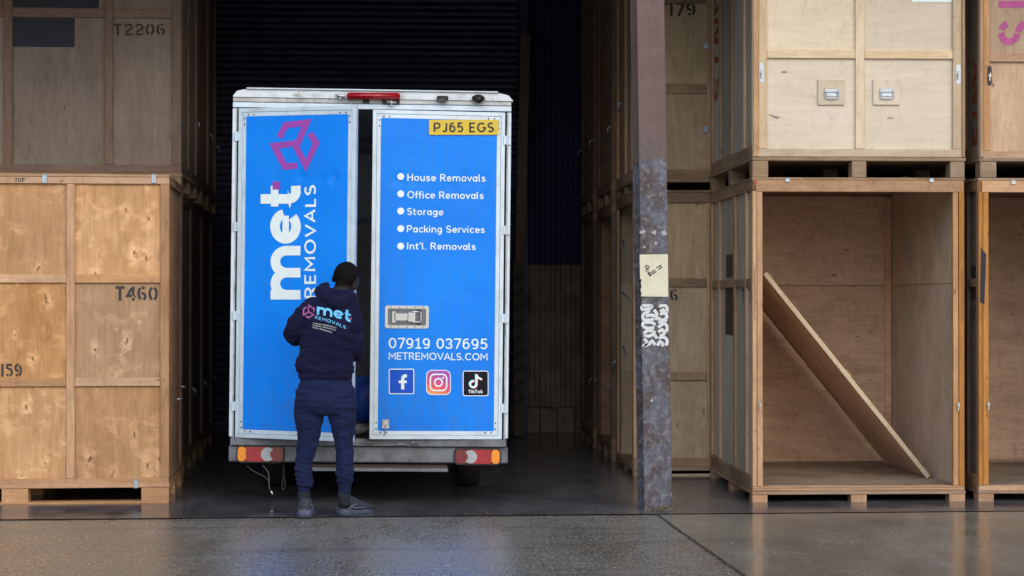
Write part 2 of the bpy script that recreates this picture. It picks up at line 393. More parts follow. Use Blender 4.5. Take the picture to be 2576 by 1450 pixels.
bag_blue = plain('blue_plastic_bag', (.02, .10, .55), .35, 0, .3, 12, bump=.6)
cloth_grey = plain('grey_cloth', (.20, .21, .22), .9, 0, .3, 12)
sky_fabric = plain('print_light_blue', (.12, .50, .90), .7, 0, .05)
pink_fabric = plain('print_purple', (.32, .09, .26), .7, 0, .05)
white_fabric = plain('print_white', (.55, .60, .65), .7, 0, .1)
strap_mat = plain('grey_strap', (.34, .36, .42), .8)

def blue_mat():
    k = NT('blue_vinyl_panel'); v = k.coord(False)
    big = k.noise(v, 1.3, 3); c = k.mix(k.mapr(big, .3, .7), (.0, .195, .88), (.0, .245, .97))
    dr = k.noise(k.scl(v, (9, 1, .7)), 3, 5, .6); c = k.mix(k.math('MULTIPLY', k.mapr(dr, .50, .75), .35), c, (.03, .17, .52))
    low = k.noise(k.scl(v, (2, 1, 1)), 5, 6, .7); sx = k.n('SeparateXYZ'); k.put(sx.inputs[0], v); c = k.mix(k.math('MULTIPLY', k.mapr(sx.outputs[2], 1.3, .5), k.mapr(low, .45, .7, 0, .5)), c, (.06, .12, .26))
    sc = k.noise(v, 60, 3); c = k.mix(k.math('MULTIPLY', k.mapr(sc, .72, .78), .35), c, (.3, .5, .85))
    k.base(c); k.rough(k.mapr(big, .3, .7, .32, .44)); k.b.inputs['Specular IOR Level'].default_value = .22; k.bump(k.noise(v, 3.5, 3, .5), .16, .05)
    return k.m
blue = blue_mat()

def fabric(name, col, fold=1.0):
    k = NT(name); v = k.coord(False)
    n1 = k.noise(v, 400, 3); n2 = k.noise(v, 7, 4, .6)
    c = k.mix(k.mapr(n2, .3, .75), col, tuple(x*1.5+.002 for x in col)); c = k.mix(k.mapr(n1, .35, .7, 0, .5), c, tuple(x*1.8+.004 for x in col))
    k.base(c); k.rough(.95); k.b.inputs['Specular IOR Level'].default_value = .15
    k.b.inputs['Sheen Weight'].default_value = .06; k.b.inputs['Sheen Roughness'].default_value = .5
    k.b.inputs['Sheen Tint'].default_value = (.35, .4, .8, 1)
    b1 = k.n('Bump'); b1.inputs['Strength'].default_value = .9*fold; b1.inputs['Distance'].default_value = .03
    k.put(b1.inputs['Height'], k.noise(k.scl(v, (1, 1, 2.0)), 9, 4, .55, 1.1))
    b2 = k.n('Bump'); b2.inputs['Strength'].default_value = .3; b2.inputs['Distance'].default_value = .002
    k.put(b2.inputs['Height'], n1); k.put(b2.inputs['Normal'], b1.outputs[0]); k.put(k.b.inputs['Normal'], b2.outputs[0])
    return k.m
hood_mat = fabric('navy_sweatshirt', (.0045, .0050, .026))
trou_mat = fabric('navy_joggers', (.0065, .0115, .044))
sock_mat = fabric('dark_sock', (.012, .016, .022))
shoe_mat = plain('grey_mesh_shoe', (.024, .031, .050), .8, 0, .35, 60, bump=.5)
shoe_lt = plain('pale_shoe_overlay', (.085, .11, .16), .6, 0, .2, 30)
sole_mat = plain('blue_grey_sole', (.045, .06, .105), .6, 0, .3, 30)
def skin_mat():
    k = NT('brown_skin'); tc = k.n('TexCoord'); sx = k.n('SeparateXYZ'); k.put(sx.inputs[0], tc.outputs['Object']); n_ = k.noise(tc.outputs['Object'], 60, 4)
    z = k.math('MULTIPLY_ADD', n_, .02, sx.outputs[2])
    z = k.math('SUBTRACT', z, k.math('MULTIPLY', k.math('MAXIMUM', k.math('ADD', sx.outputs[0], .468), 0.0), 1.6))
    c = k.mix(k.mapr(z, 1.615, 1.650), (.042, .029, .025), (.0065, .0058, .007))     # cropped hair thinning out towards the nape
    k.base(c); k.rough(k.mapr(z, 1.615, 1.650, .6, .95)); k.put(k.b.inputs['Specular IOR Level'], k.mapr(z, 1.615, 1.65, .35, .1)); return k.m
skin = skin_mat()
hair_mat = plain('short_black_hair', (.0055, .0050, .0065), .95, 0, .4, 160, bump=.5, spec=.12)

def ground_mat(name, c0, c1, speck, rough, wet, bump, gsc=75, big=.7, patch=.5, ior=1.4):
    k = NT(name); v = k.coord(False)
    g = k.noise(k.scl(v, (1, .30, 1)), gsc, 4, .8); m = k.noise(v, 9, 5, .6); b = k.noise(k.scl(v, (1, .45, 1)), big, 6, .65, .4); b2_ = k.noise(k.scl(v, (1.3, .4, 1)), 3.1, 5, .65)
    c = k.mix(k.mapr(m, .3, .7), c0, c1)
    c = k.mix(k.mapr(b, .42, .62, 0, patch), c, tuple(x*.55 for x in c0))
    c = k.mix(k.mapr(b2_, .45, .65, 0, patch*.6), c, tuple(x*.6 for x in c0))
    c = k.mix(k.mapr(g, .50, .62, 0, speck), c, tuple(min(1, x*2.6) for x in c1))
    c = k.mix(k.mapr(g, .46, .36, 0, speck), c, tuple(x*.25 for x in c0))
    warm = k.noise(v, 1.1, 4, .6); c = k.mix(k.mapr(warm, .45, .65, 0, .35), c, (c1[0]*1.05, c1[1]*.92, c1[2]*.72))
    tr_ = k.noise(k.scl(v, (.25, 2.2, 1)), 1.6, 4, .6, .3); c = k.mix(k.mapr(tr_, .56, .66, 0, .35), c, tuple(x*.45 for x in c0))
    vo = k.n('TexVoronoi'); vo.inputs['Scale'].default_value = 26; k.put(vo.inputs['Vector'], k.scl(v, (1, .5, 1)))
    sp = k.n('SeparateColor'); k.put(sp.inputs[0], vo.outputs['Color'])
    dots = k.math('MULTIPLY', k.mapr(vo.outputs['Distance'], .10, .2, 1, 0), k.mapr(sp.outputs[0], .86, .9))
    c = k.mix(k.math('MULTIPLY', dots, speck, clamp=True), c, (.55, .50, .42))
    k.base(c)
    w = k.mapr(k.math('MULTIPLY_ADD', b2_, .5, k.math('MULTIPLY', b, .5)), .40, .60, rough, wet)
    k.rough(k.math('MULTIPLY_ADD', m, .06, w)); k.b.inputs['IOR'].default_value = ior
    b1 = k.n('Bump'); b1.inputs['Strength'].default_value = bump; b1.inputs['Distance'].default_value = .006; k.put(b1.inputs['Height'], g)
    b2 = k.n('Bump'); b2.inputs['Strength'].default_value = .12; b2.inputs['Distance'].default_value = .006; k.put(b2.inputs['Height'], k.noise(k.scl(v, (1, .5, 1)), 6, 3))
    k.put(b2.inputs['Normal'], b1.outputs[0]); k.put(k.b.inputs['Normal'], b2.outputs[0])
    return k.m
yard_m = ground_mat('wet_aggregate_yard', (.155, .154, .144), (.205, .202, .187), .62, .32, .19, .22, 50, .8, .45, 1.7)
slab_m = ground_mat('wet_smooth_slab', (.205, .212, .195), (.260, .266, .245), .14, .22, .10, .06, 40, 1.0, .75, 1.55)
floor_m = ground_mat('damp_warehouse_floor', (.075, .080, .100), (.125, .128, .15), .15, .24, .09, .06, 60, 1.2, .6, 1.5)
joint_m = plain('joint_filler', (.035, .034, .034), .8, 0, .4, 30)
dark_steel = plain('dark_shutter', (.050, .052, .14), .5, .1, .3, 8, dirt=((.004, .004, .006), .7, 3))
wall_m = plain('grimy_sheeting', (.32, .27, .20), .8, 0, .3, 5, dirt=((.08, .068, .055), .7, 3))
bluewall_m = plain('dark_blue_sheeting', (.022, .025, .11), .7, 0, .3, 5)
roof_m = plain('roof_underside', (.06, .058, .055), .8, 0, .3, 3)
paper_m = plain('wet_litter', (.35, .35, .33), .7)
leaf_m = plain('weed_leaf', (.16, .14, .06), .7, 0, .3, 40)

def column_mat():
    k = NT('column_old_paint'); tc = k.n('TexCoord'); v = tc.outputs['Object']
    sx = k.n('SeparateXYZ'); k.put(sx.inputs[0], v); z = sx.outputs[2]
    n1 = k.noise(v, 5, 6, .7, .5); n2 = k.noise(v, 22, 5, .7); n3 = k.noise(k.scl(v, (1, 1, .4)), 40, 4, .6)
    low = k.mix(k.mapr(n1, .42, .58), (.048, .036, .040), (.095, .110, .165))
    nb = k.noise(v, 2.6, 5, .7, .8); low = k.mix(k.mapr(nb, .50, .62, 0, .75), low, (.040, .045, .065))
    low = k.mix(k.mapr(n2, .50, .66, 0, .8), low, (.23, .23, .25))
    low = k.mix(k.mapr(n3, .56, .68, 0, .7), low, (.055, .030, .026))
    up = k.mix(k.mapr(n1, .35, .65), (.105, .066, .068), (.130, .084, .086)); up = k.mix(k.mapr(n2, .6, .7, 0, .3), up, (.09, .06, .06))
    mid = k.mix(k.mapr(n2, .4, .65), (.085, .065, .065), (.13, .10, .105))
    zz = k.math('MULTIPLY_ADD', n2, .06, z)
    c = k.mix(k.mapr(zz, 2.72, 2.80), k.mix(k.mapr(zz, 2.58, 2.60), low, mid), up)
    k.base(c); k.rough(k.mapr(n2, .3, .7, .45, .75)); k.bump(n2, .5, .004); return k.m
col_m = column_mat()

# ------------------------------------------------------------------ the ground
def sheet(name, pts, z, mat, sub=1):
    bm = bmesh.new(); bm.faces.new([bm.verts.new((x, y, z)) for x, y in pts])
    o = link(name, mesh_of(bm, name), mat); o['kind'] = 'structure'; return o
def jy(x): return 13.74+.028*(x+2.0)        # the joint where the yard meets the warehouse floor
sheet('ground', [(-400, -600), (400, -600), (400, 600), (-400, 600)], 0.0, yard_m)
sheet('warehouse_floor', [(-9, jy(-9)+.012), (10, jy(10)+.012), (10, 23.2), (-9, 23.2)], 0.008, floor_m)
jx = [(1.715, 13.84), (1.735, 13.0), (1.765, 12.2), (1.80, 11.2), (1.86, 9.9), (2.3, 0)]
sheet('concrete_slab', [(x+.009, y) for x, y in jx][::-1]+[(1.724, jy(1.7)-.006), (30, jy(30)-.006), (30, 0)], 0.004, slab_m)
def strip(name, pts, w, z, mat, wob=.003):
    bm = bmesh.new(); P = []
    for i in range(len(pts)-1):
        a, b = Vector(pts[i]), Vector(pts[i+1]); n = max(2, int((b-a).length/.06))
        for k in range(n): P.append(a+(b-a)*k/n)
    P.append(Vector(pts[-1])); P = [p+Vector((random.uniform(-wob, wob), random.uniform(-wob, wob))) for p in P]
    L, Rr = ribbon([tuple(p) for p in P], w)
    va = [bm.verts.new((p.x, p.y, z)) for p in L]
    vb = [bm.verts.new((p.x+random.uniform(-wob, wob), p.y+random.uniform(-wob, wob), z)) for p in Rr]
    for i in range(len(va)-1): bm.faces.new((va[i], va[i+1], vb[i+1], vb[i]))
    return tag(link(name, mesh_of(bm, name), mat), kind='structure')
strip('threshold_joint', [(-9, jy(-9)), (1.72, jy(1.72)), (10, jy(10))], .006, .0115, plain('threshold_edge', (.10, .095, .085), .6, 0, .4, 8), .003)
strip('slab_joint', jx, .013, .0078, joint_m, .004)

# ------------------------------------------------------------------ the building
def corrugated(name, x0, x1, z0, z1, Y, pitch, depth, mat, vert=True, parent=None):
    bm = bmesh.new(); L, n = (x1-x0, int((x1-x0)/pitch)) if vert else (z1-z0, int((z1-z0)/pitch))
    prof = []
    for i in range(n):
        for (t, dd) in ((0, 0), (.38, 0), (.5, depth), (.88, depth)): prof.append(((i+t)/n*L, dd))
    prof.append((L, 0)); prev = None
    for t, dd in prof:
        p = (bm.verts.new((x0+t, Y-dd, z0)), bm.verts.new((x0+t, Y-dd, z1))) if vert else (bm.verts.new((x0, Y-dd, z0+t)), bm.verts.new((x1, Y-dd, z0+t)))
        if prev: bm.faces.new((prev[0], p[0], p[1], prev[1]))
        prev = p
    return link(name, mesh_of(bm, name), mat, parent)
wb = tag(link('warehouse_building', bpy.data.meshes.new('w'), None) if False else thing('warehouse', 'dark open-fronted warehouse with dim corrugated back wall behind the van', 'warehouse', (0, 22, 0)))
def wpart(name, c, s, mat): return part_box(name, mat, wb, (c[0], c[1]-22, c[2]), s, bev=0)
wpart('back_wall', (.5, 23.3, 3.3), (19, .1, 6.6), wall_m)
wpart('side_wall', (-9.05, 18.5, 3.3), (.1, 9.5, 6.6), wall_m)
wpart('side_wall', (10.05, 18.5, 3.3), (.1, 9.5, 6.6), wall_m)
wpart('roof', (.5, 18.55, 6.68), (19.4, 9.6, .14), roof_m)
SHADE_BEAM_Z = 4.55
wpart('shade_beam', (.5, 14.0, (SHADE_BEAM_Z+6.6)/2), (19.2, .25, 6.6-SHADE_BEAM_Z), roof_m)  # unseen beam added above the opening to keep skylight off the interior
o = corrugated('lower_sheeting', 1.0, 2.3, .30, 1.93, 22.35-22, .115, .03, wall_m, parent=wb)
o = corrugated('upper_sheeting', 1.16, 2.3, 1.93, 5.6, 22.33-22, .115, .03, bluewall_m, parent=wb)
for i in range(7): part_box('plinth_block', wall_m, wb, (1.1+i*.2, .30, .15), (.19, .1, .27+.03*random.random()))
# roller shutter: slats one by one
sh = thing('roller_shutter', 'dark navy horizontal-slat roller shutter behind the van', 'shutter', (-.65, 22.1, 0))
x0, x1 = -2.75, 1.14
bm = bmesh.new()
pr = [(0, 0), (.010, .012), (.040, .020), (.062, .012), (.070, 0)]
prev = None
for dz, dy in pr:
    p = (bm.verts.new((x0+.65, -dy, dz)), bm.verts.new((x1+.65, -dy, dz)))
    if prev: bm.faces.new((prev[0], p[0], p[1], prev[1]))
    prev = p
slat = mesh_of(bm, 'slat'); slat.materials.append(dark_steel)
for i in range(78):
    o = bpy.data.objects.new('slat', slat); C.objects.link(o); o.parent = sh; o.location = (0, random.uniform(-.006, .006), .02+i*.075); o.rotation_euler = (random.uniform(-.05, .05), random.uniform(-.0006, .0006), 0)
part_box('guide_rail', dark_steel, sh, (x0+.65-.06, -.02, 2.9), (.1, .1, 5.8)); part_box('guide_rail', dark_steel, sh, (x1+.65+.06, -.02, 2.9), (.1, .1, 5.8))
part_box('shutter_backing', black_rub, sh, (-.15, .06, 2.9), (3.9, .02, 5.8))

# ------------------------------------------------------------------ crates
def crate(label, x, y, z, rot, w, d, h, feet_h=.115, deck=.035, front=None, left=None, right=None, back=None,
          blocks=None, bmat=None, dmat=None, group='timber storage crates', bw=.12, bd=.14, top=True, tmat=None):
    """origin: front left bottom corner. faces: dict(posts, rails, pm, rm, panel, open, proud)"""
    bmat = bmat or pallet_wood; dmat = dmat or pallet_wood
    r = thing('storage_crate', label, 'crate', (x, y, z), (0, 0, rot), group)
    M = Matrix.Translation((x, y, z)) @ Matrix.Rotation(rot, 4, 'Z')
    zb = feet_h+deck
    for u in (blocks or [bw/2, w/2, w-bw/2]):
        for v in (bd/2, d/2, d-bd/2):
            part_box('foot_block', bmat, r, (u, v, feet_h/2), (bw*random.choice([.96, 1, 1.04]), bd, feet_h-.001))
    part_box('deck_board', dmat, r, (w/2, d/2, feet_h+deck/2), (w+.012, d+.012, deck))
    for v in (bd/2, d/2, d-bd/2): part_box('bearer', bmat, r, (w/2, v, zb+.0145-.0), (w-.09, .09, .026)) if False else None
    H1 = h-.022 if top else h
    def face(side, spec):
        if not spec: return
        full = w if side in 'fb' else d
        a0, a1 = (0, w) if side in 'fb' else (.040, d-.040)
        pr = spec.get('proud', .024); ply = .012
        def P(u, n, zz):
            return {'f': (u, n, zz), 'b': (u, d-n, zz), 'l': (n, u, zz), 'r': (w-n, u, zz)}[side]
        rt = (0, 0, 0) if side in 'fb' else (0, 0, math.pi/2)
        posts = [(max(p0, a0), min(p1, a1)) for p0, p1 in spec['posts']]
        rails = spec['rails']     # bottom first, top last: those two run the full width
        (b0, b1), (t0, t1) = rails[0], rails[-1]
        gap = .0015
        for (p0, p1) in (rails[0], rails[-1]):
            part_box('rail', spec['rm'], r, P((a0+a1)/2, pr/2, (p0+p1)/2), (a1-a0-.002, pr, p1-p0), rt)
        for (u0, u1) in posts:
            part_box('post', spec['pm'], r, P((u0+u1)/2, pr/2+random.uniform(-.001, .001), (b1+t0)/2), (u1-u0, pr, t0-b1-2*gap), (0, random.uniform(-.0012, .0012), rt[2]) if side in 'fb' else rt)
        if not spec.get('open'):
            for (z0, z1) in rails[1:-1]:
                for i in range(len(posts)-1):
                    u0, u1 = posts[i][1]+gap, posts[i+1][0]-gap
                    if u1-u0 > .02: part_box('rail', spec['rm'], r, P((u0+u1)/2, pr/2+.001, (z0+z1)/2), (u1-u0, pr-.002, z1-z0), rt)
            # plywood, one sheet for each bay, meeting behind the battens
            us = [a0]+[(posts[i][0]+posts[i][1])/2 for i in range(1, len(posts)-1)]+[a1]
            zs = [b0]+[(q[0]+q[1])/2 for q in rails[1:-1]]+[t1]
            for i in range(len(us)-1):
                for j in range(len(zs)-1):
                    part_box('panel', spec['panel'], r, P((us[i]+us[i+1])/2, pr+ply/2+.001, (zs[j]+zs[j+1])/2),
                             (us[i+1]-us[i]-.001, ply, zs[j+1]-zs[j]-.001), rt, bev=0.0008)
    face('f', front); face('l', left); face('r', right); face('b', back)
    if top: part_box('top_panel', tmat or dmat, r, (w/2, d/2, h-.010), (w+.008, d+.008, .019))
    return r, M
def eqp(n, W, pw=.062, e=.0): return [(e+(W-pw-2*e)*i/(n-1), e+(W-pw-2*e)*i/(n-1)+pw) for i in range(n)]
def clip(root, M, px, py, w=.055, h=.1, n=-.006, mat=galv):
    x, z = on_plane(px, py, M); part_box('metal_clip', mat, root, (x, n, z), (w, .008, h), bev=.0015)
    part_box('metal_clip', mat, root, (x, n+.02, z+h/2+.003), (w, .05, .005), bev=.001)
def cam_lock(root, x, n, z, mat=steel, s=1.0, ang=0.0):
    bm = bmesh.new()
    cyl_bm(bm, (0, 0, 0), (0, -.012*s, 0), .016*s, n=14); box_bm(bm, -.007*s, .007*s, -.022*s, -.012*s, -.055*s, .030*s, 0, .002)
    cyl_bm(bm, (0, -.012*s, 0), (0, -.028*s, 0), .008*s, n=10)
    link('turn_catch', mesh_of(bm, 'turn_catch'), mat, root, (x, n, z), (0, ang, 0))
GL = {
 'T': [[(.0, .92), (.6, .92)], [(.3, .84), (.3, 0)]],
 '2': [arc(.3, .70, .21, .23, 175, -30)+[(.10, .22)], [(.04, .07), (.56, .07)]],
 '0': [arc(.3, .5, .22, .43, 105, 255, 12), arc(.3, .5, .22, .43, 75, -75, 12)],
 '6': [arc(.3, .5, .22, .43, 50, 95, 5), arc(.3, .5, .22, .43, 115, 250, 12), arc(.32, .29, .19, .22, 110, -70, 10)],
 '4': [[(.44, 1), (.44, .36)], [(.44, .2), (.44, 0)], [(.36, .9), (.06, .34), (.36, .34)], [(.50, .28), (.60, .28)]],
 '1': [[(.3, 1), (.3, 0)]],
 '5': [[(.53, .93), (.14, .93), (.12, .60)], arc(.29, .34, .22, .27, 110, -80, 10), arc(.29, .34, .22, .27, -105, -150, 4)],
 '9': [arc(.28, .70, .20, .23, 70, 290, 12), arc(.3, .5, .22, .43, 60, -70, 12), arc(.3, .5, .22, .43, -95, -135, 4)],
 '7': [[(.04, .93), (.42, .93)], [(.54, .93), (.22, .0)]],
 '8': [arc(.3, .73, .18, .20, 100, 260, 8), arc(.3, .73, .18, .20, 80, -80, 8), arc(.3, .27, .21, .22, 100, 260, 8), arc(.3, .27, .21, .22, 80, -80, 8)],
 '3': [arc(.27, .73, .20, .20, 150, -80, 9), arc(.27, .28, .23, .22, 80, -150, 10)],
 'O': [arc(.3, .5, .24, .43, 105, 255, 12), arc(.3, .5, .24, .43, 75, -75, 12)],
 'P': [[(.12, 1), (.12, 0)], [(.2, .92), (.34, .92)]+arc(.34, .70, .18, .22, 90, -90, 8)+[(.2, .48)]],
 'A': [[(.0, 0), (.24, .95)], [(.36, .95), (.60, 0)], [(.17, .28), (.43, .28)]],
 'N': [[(.06, 0), (.06, 1)], [(.15, .92), (.45, .08)], [(.54, 1), (.54, 0)]],
 'S': [arc(.3, .72, .21, .21, 20, 95, 4), arc(.3, .72, .21, .21, 110, 265, 8), arc(.3, .28, .23, .21, 85, -90, 9), arc(.3, .28, .23, .21, -108, -165, 4)],
}
def stencil(root, M, s, x0, x1, ytop, ybase, mat=black_paint, side='f', plane_n=0.0, w=.175, skew=0.0, vert=False):
    """stencilled characters; M is the frame of the face (local y = inwards) and the box is in photo pixels"""
    bm = bmesh.new(); SW = {'1': .52}; n = sum(SW.get(c, 1) for c in s); pos = 0
    for ch in s:
        i = pos+(SW.get(ch, 1)-1)/2; pos += SW.get(ch, 1)
        for st in GL[ch]:
            def f(q):
                u = (i+.08+q[0]/.6*.84)/n; v = q[1]
                if vert: px = x1-(x1-x0)*(1-v); py = ytop+(ybase-ytop)*u      # letters turned, reading downwards
                else: px = x0+(x1-x0)*u; py = ybase+(ytop-ybase)*v
                return on_plane(px, py+skew*(px-x0), M, plane_n)
            ribbon_bm(bm, st, w, f, y=plane_n-.0012)
    return bm
def put_face_mesh(root, bm, mat, name='lettering', Mface=None, M=None):
    """bm in the frame Mface; parent to root whose frame is M"""
    o = link(name, mesh_of(bm, name), mat, root)
    if Mface is not None: 
        L = M.inverted() @ Mface; o.location = L.to_translation(); o.rotation_euler = L.to_euler()
    return o
def side_frame(M):      # left face of a crate: local x runs front -> back mirrored so that y points inwards
    return M @ Matrix.Rotation(-math.pi/2, 4, 'Z')   # x' = -Y(local), y' = +X(local)

# ---- near left crate, long side to the camera
aL = R(2.9); w0, d0 = 2.155, 1.5
cr = at(425, 1264, 14.78); xL = cr.x-w0*math.cos(aL); yL = 14.78-w0*math.sin(aL)
Ml = Matrix.Translation((xL, yL, 0)) @ Matrix.Rotation(aL, 4, 'Z')
def zl(px, py, M): return on_plane(px, py, M)
def us(M, *px): return [on_plane(p, 750, M)[0] for p in px]
def zs_(M, x, *py): return [on_plane(x, p, M)[1] for p in py]
pz = lambda M, x, a, b: tuple(sorted(zs_(M, x, a, b)))
u = us(Ml, 167, 188, 409, 430)
posts = [(0, .065), (u[0]-(w0-.065)/3-.02, u[1]-(w0-.065)/3-.02), (u[0], u[1]), (w0-.066, w0-.001)]
rl = [pz(Ml, 300, 1224, 1203), pz(Ml, 300, 972, 951), pz(Ml, 300, 712, 691), pz(Ml, 300, 463, 446)]
fh = .125
spec = dict(posts=posts, rails=rl, pm=pine_warm_z, rm=pine_warm_x, panel=ply_warm)
hT = zs_(Ml, 300, 439)[0]
sidespec = dict(posts=[(.04, .075), (d0-.16, d0-.04)], rails=[rl[0], rl[3]], pm=pine_dull_z, rm=pine_side_x, panel=ply_brown)
c1, M1 = crate('orange-brown plywood crate stencilled T460 at the left front of the stacks', xL, yL, 0, aL, w0, d0, hT, feet_h=.125, deck=.030,
               front=spec, right=sidespec, left=sidespec, back=spec, bmat=pine_warm_x, dmat=pine_warm_x, bw=.205, bd=.14, blocks=[.103, us(Ml, 38)[0], w0-.103])
# low runner under the front blocks
part_box('runner', pine_warm_x, c1, (w0/2, .06, -.0+.012), (w0, .13, .022))
part_box('runner', pallet_wood, c1, (w0/2, d0-.06, .012), (w0, .13, .022))
for px in (112, 387): clip(c1, M1, px, 451, .036*1.0, .062)
clip(c1, M1, 342, 1218, .036, .062); 
for s, bx in (('T460', (288, 399, 721, 757)), ('1159', (-11, 57, 916, 948))):
    put_face_mesh(c1, stencil(c1, M1, s, *bx, plane_n=.0235), black_paint)
put_face_mesh(c1, stencil(c1, M1, 'TOP', 36, 63, 448, 459), black_paint)
for (px, py, yy) in ((437, 988, 0.10), (441, 1014, .02)):
    bm = bmesh.new(); tube_bm(bm, [(0, 0, 0), (.035, -.01, 0), (.07, -.005, .004)], [(.005, .012), (.005, .014), (.004, .010)])
    link('latch_tongue', mesh_of(bm, 'latch_tongue', True), steel, c1, (w0, .35+yy*5, zs_(M1, 425, py)[0]))

# ---- generic receding crates
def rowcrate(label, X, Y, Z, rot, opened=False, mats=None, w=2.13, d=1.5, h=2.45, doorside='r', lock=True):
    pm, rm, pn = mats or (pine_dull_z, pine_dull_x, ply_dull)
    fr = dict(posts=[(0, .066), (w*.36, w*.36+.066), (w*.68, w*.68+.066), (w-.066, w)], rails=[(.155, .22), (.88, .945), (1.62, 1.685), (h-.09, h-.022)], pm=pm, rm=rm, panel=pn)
    sd = dict(posts=[(0, .12), (d-.12, d)], rails=[(.155, .215), (h-.09, h-.022)], pm=pm, rm=rm, panel=pn)
    so = dict(posts=[(0, .10), (d-.10, d)], rails=[(.155, .17), (h-.11, h-.022)], pm=pm, rm=rm, panel=pn, open=True)
    x0 = X-w*math.cos(rot) if doorside == 'r' else X
    r, M = crate(label, x0, Y, Z, rot, w, d, h, feet_h=.12, deck=.034, front=fr, back=fr,
                 right=(so if opened else sd) if doorside == 'r' else sd, left=(so if opened else sd) if doorside == 'l' else sd, bw=.13, bd=.13)
    if lock:
        for zz in (.72,):
            for v in (.05, d-.05):
                bm = bmesh.new(); s = 1 if doorside == 'r' else -1
                tube_bm(bm, [(0, 0, 0), (s*.03, 0, -.01), (s*.035, 0, -.07)], .007); ell_bm(bm, (s*.012, 0, 0), (.012, .016, .018), seg=10)
                link('turn_catch', mesh_of(bm, 'turn_catch', True), steel, r, (w+.001 if s > 0 else -.001, v, zz))
    return r, M
LX = [(-2.005, 16.40), (-2.075, 17.96), (-2.135, 19.52)]
rowcrate('dim lower crate hidden behind the T460 crate, its edge showing', -2.02, 16.42, 0, R(1.5))
rowcrate('second dim lower crate behind the T460 crate, towards the shutter', -2.10, 17.98, 0, R(1))
rowcrate('farthest dim lower crate of the left stack, next to the shutter', -2.17, 19.54, 0, R(1.2))
# T2206 crate
Y2 = 16.40; z2 = 2.452; rot2 = R(1.2); w2 = 2.13
x2 = at(456, 440, Y2).x-w2*math.cos(rot2); y2 = Y2-w2*math.sin(rot2)
M2 = Matrix.Translation((x2, y2, z2)) @ Matrix.Rotation(rot2, 4, 'Z')
u = us(M2, 8, 30, 262, 283)
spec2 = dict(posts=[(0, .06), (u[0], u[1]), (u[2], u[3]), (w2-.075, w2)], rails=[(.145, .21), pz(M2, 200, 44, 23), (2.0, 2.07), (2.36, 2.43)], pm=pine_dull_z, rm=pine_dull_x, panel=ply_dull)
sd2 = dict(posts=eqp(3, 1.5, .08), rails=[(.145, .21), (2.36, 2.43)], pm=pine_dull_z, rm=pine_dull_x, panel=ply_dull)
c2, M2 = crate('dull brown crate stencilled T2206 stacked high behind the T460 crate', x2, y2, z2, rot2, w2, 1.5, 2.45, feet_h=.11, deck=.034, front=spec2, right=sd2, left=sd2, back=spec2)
put_face_mesh(c2, stencil(c2, M2, 'T2206', 283, 418, 60, 89, plane_n=.024), black_paint)
def patch(root, M, x0, x1, y0, y1, n, mat, name='painted_patch', r=.012):
    a = on_plane(x0, y1, M, n); b = on_plane(x1, y0, M, n); bm = bmesh.new()
    pts = rrect((a[0]+b[0])/2, (a[1]+b[1])/2, b[0]-a[0], b[1]-a[1], r)
    poly_bm(bm, pts, n-.0015); return put_face_mesh(root, bm, mat, name)
patch(c2, M2, 27, 188, 46, 118, .024, dark_paint); patch(c2, M2, 31, 249, -60, 19, .024, dark_paint)
rowcrate('upper crate behind the T2206 crate, only its dark side showing', -2.04, 17.96, 2.452, R(1.0))
rowcrate('farthest upper crate of the left stack, beside the top of the shutter', -2.13, 19.52, 2.452, R(1.0))

ply_straw = wood('ply_straw', (.62, .485, .325), (.50, .37, .23), 'z', knot=.75, halo=.3, stain=.3, kscale=3.4, ksize=.045)
ply_inner = wood('ply_inner', (.70, .47, .315), (.54, .33, .21), 'x', knot=.85, stain=.4, kscale=4.2, ksize=.045)
# ---- right inner row: long sides to the camera, doors to the aisle
RX = [(1.87, 16.80), (1.835, 18.35), (1.80, 19.9)]
Y3 = 16.80; M3 = Matrix.Translation((1.87, Y3, 0)); w3 = 2.13
def rspec(M, zr, pm, rm, pn, px=1740):
    return dict(posts=[(0, .075), (.64, .70), (1.4, 1.46), (w3-.07, w3)], rails=zr, pm=pm, rm=rm, panel=pn)
zr = [pz(M3, 1740, 1176, 1153), pz(M3, 1740, 957, 936), pz(M3, 1740, 722, 701), pz(M3, 1740, 510, 485)]
sp3 = rspec(M3, zr, pine_side_z, pine_side_x, ply_straw)
op3 = dict(posts=[(0, .13), (1.5-.13, 1.5)], rails=[(zr[0][0], zr[0][0]+.015), (zr[3][0], zr[3][1])], pm=pine_side_z, rm=pine_side_x, panel=ply_tan, open=True)
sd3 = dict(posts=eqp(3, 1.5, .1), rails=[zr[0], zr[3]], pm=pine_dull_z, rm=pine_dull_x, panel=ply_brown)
h3 = zr[3][1]+.022
c3, M3 = crate('tan crate with a stencilled 6 beside the steel column, open on its left side', 1.87, Y3, 0, 0, w3, 1.5, h3, feet_h=zr[0][0]-.03, deck=.03, front=sp3, left=op3, right=sd3, back=sp3, tmat=pallet_wood)
put_face_mesh(c3, stencil(c3, M3, '6', 1684, 1707, 728, 757, plane_n=.024), black_paint)
part_box('runner', pine_pale_x, c3, (w3/2, .05, .012), (w3, .09, .022))
M4 = Matrix.Translation((1.87, Y3, h3+.001))
zr4 = [pz(M4, 1740, 450, 427), pz(M4, 1740, 235, 213), (1.62, 1.685), (2.36, 2.43)]
sp4 = rspec(M4, zr4, pine_side_z, pine_side_x, ply_straw)
sd4 = dict(posts=[(0, .085), (.18, .25), (.70, .80), (1.5-.11, 1.5)], rails=[zr4[0], zr4[3]], pm=pine_side_z, rm=pine_side_x, panel=ply_brown)
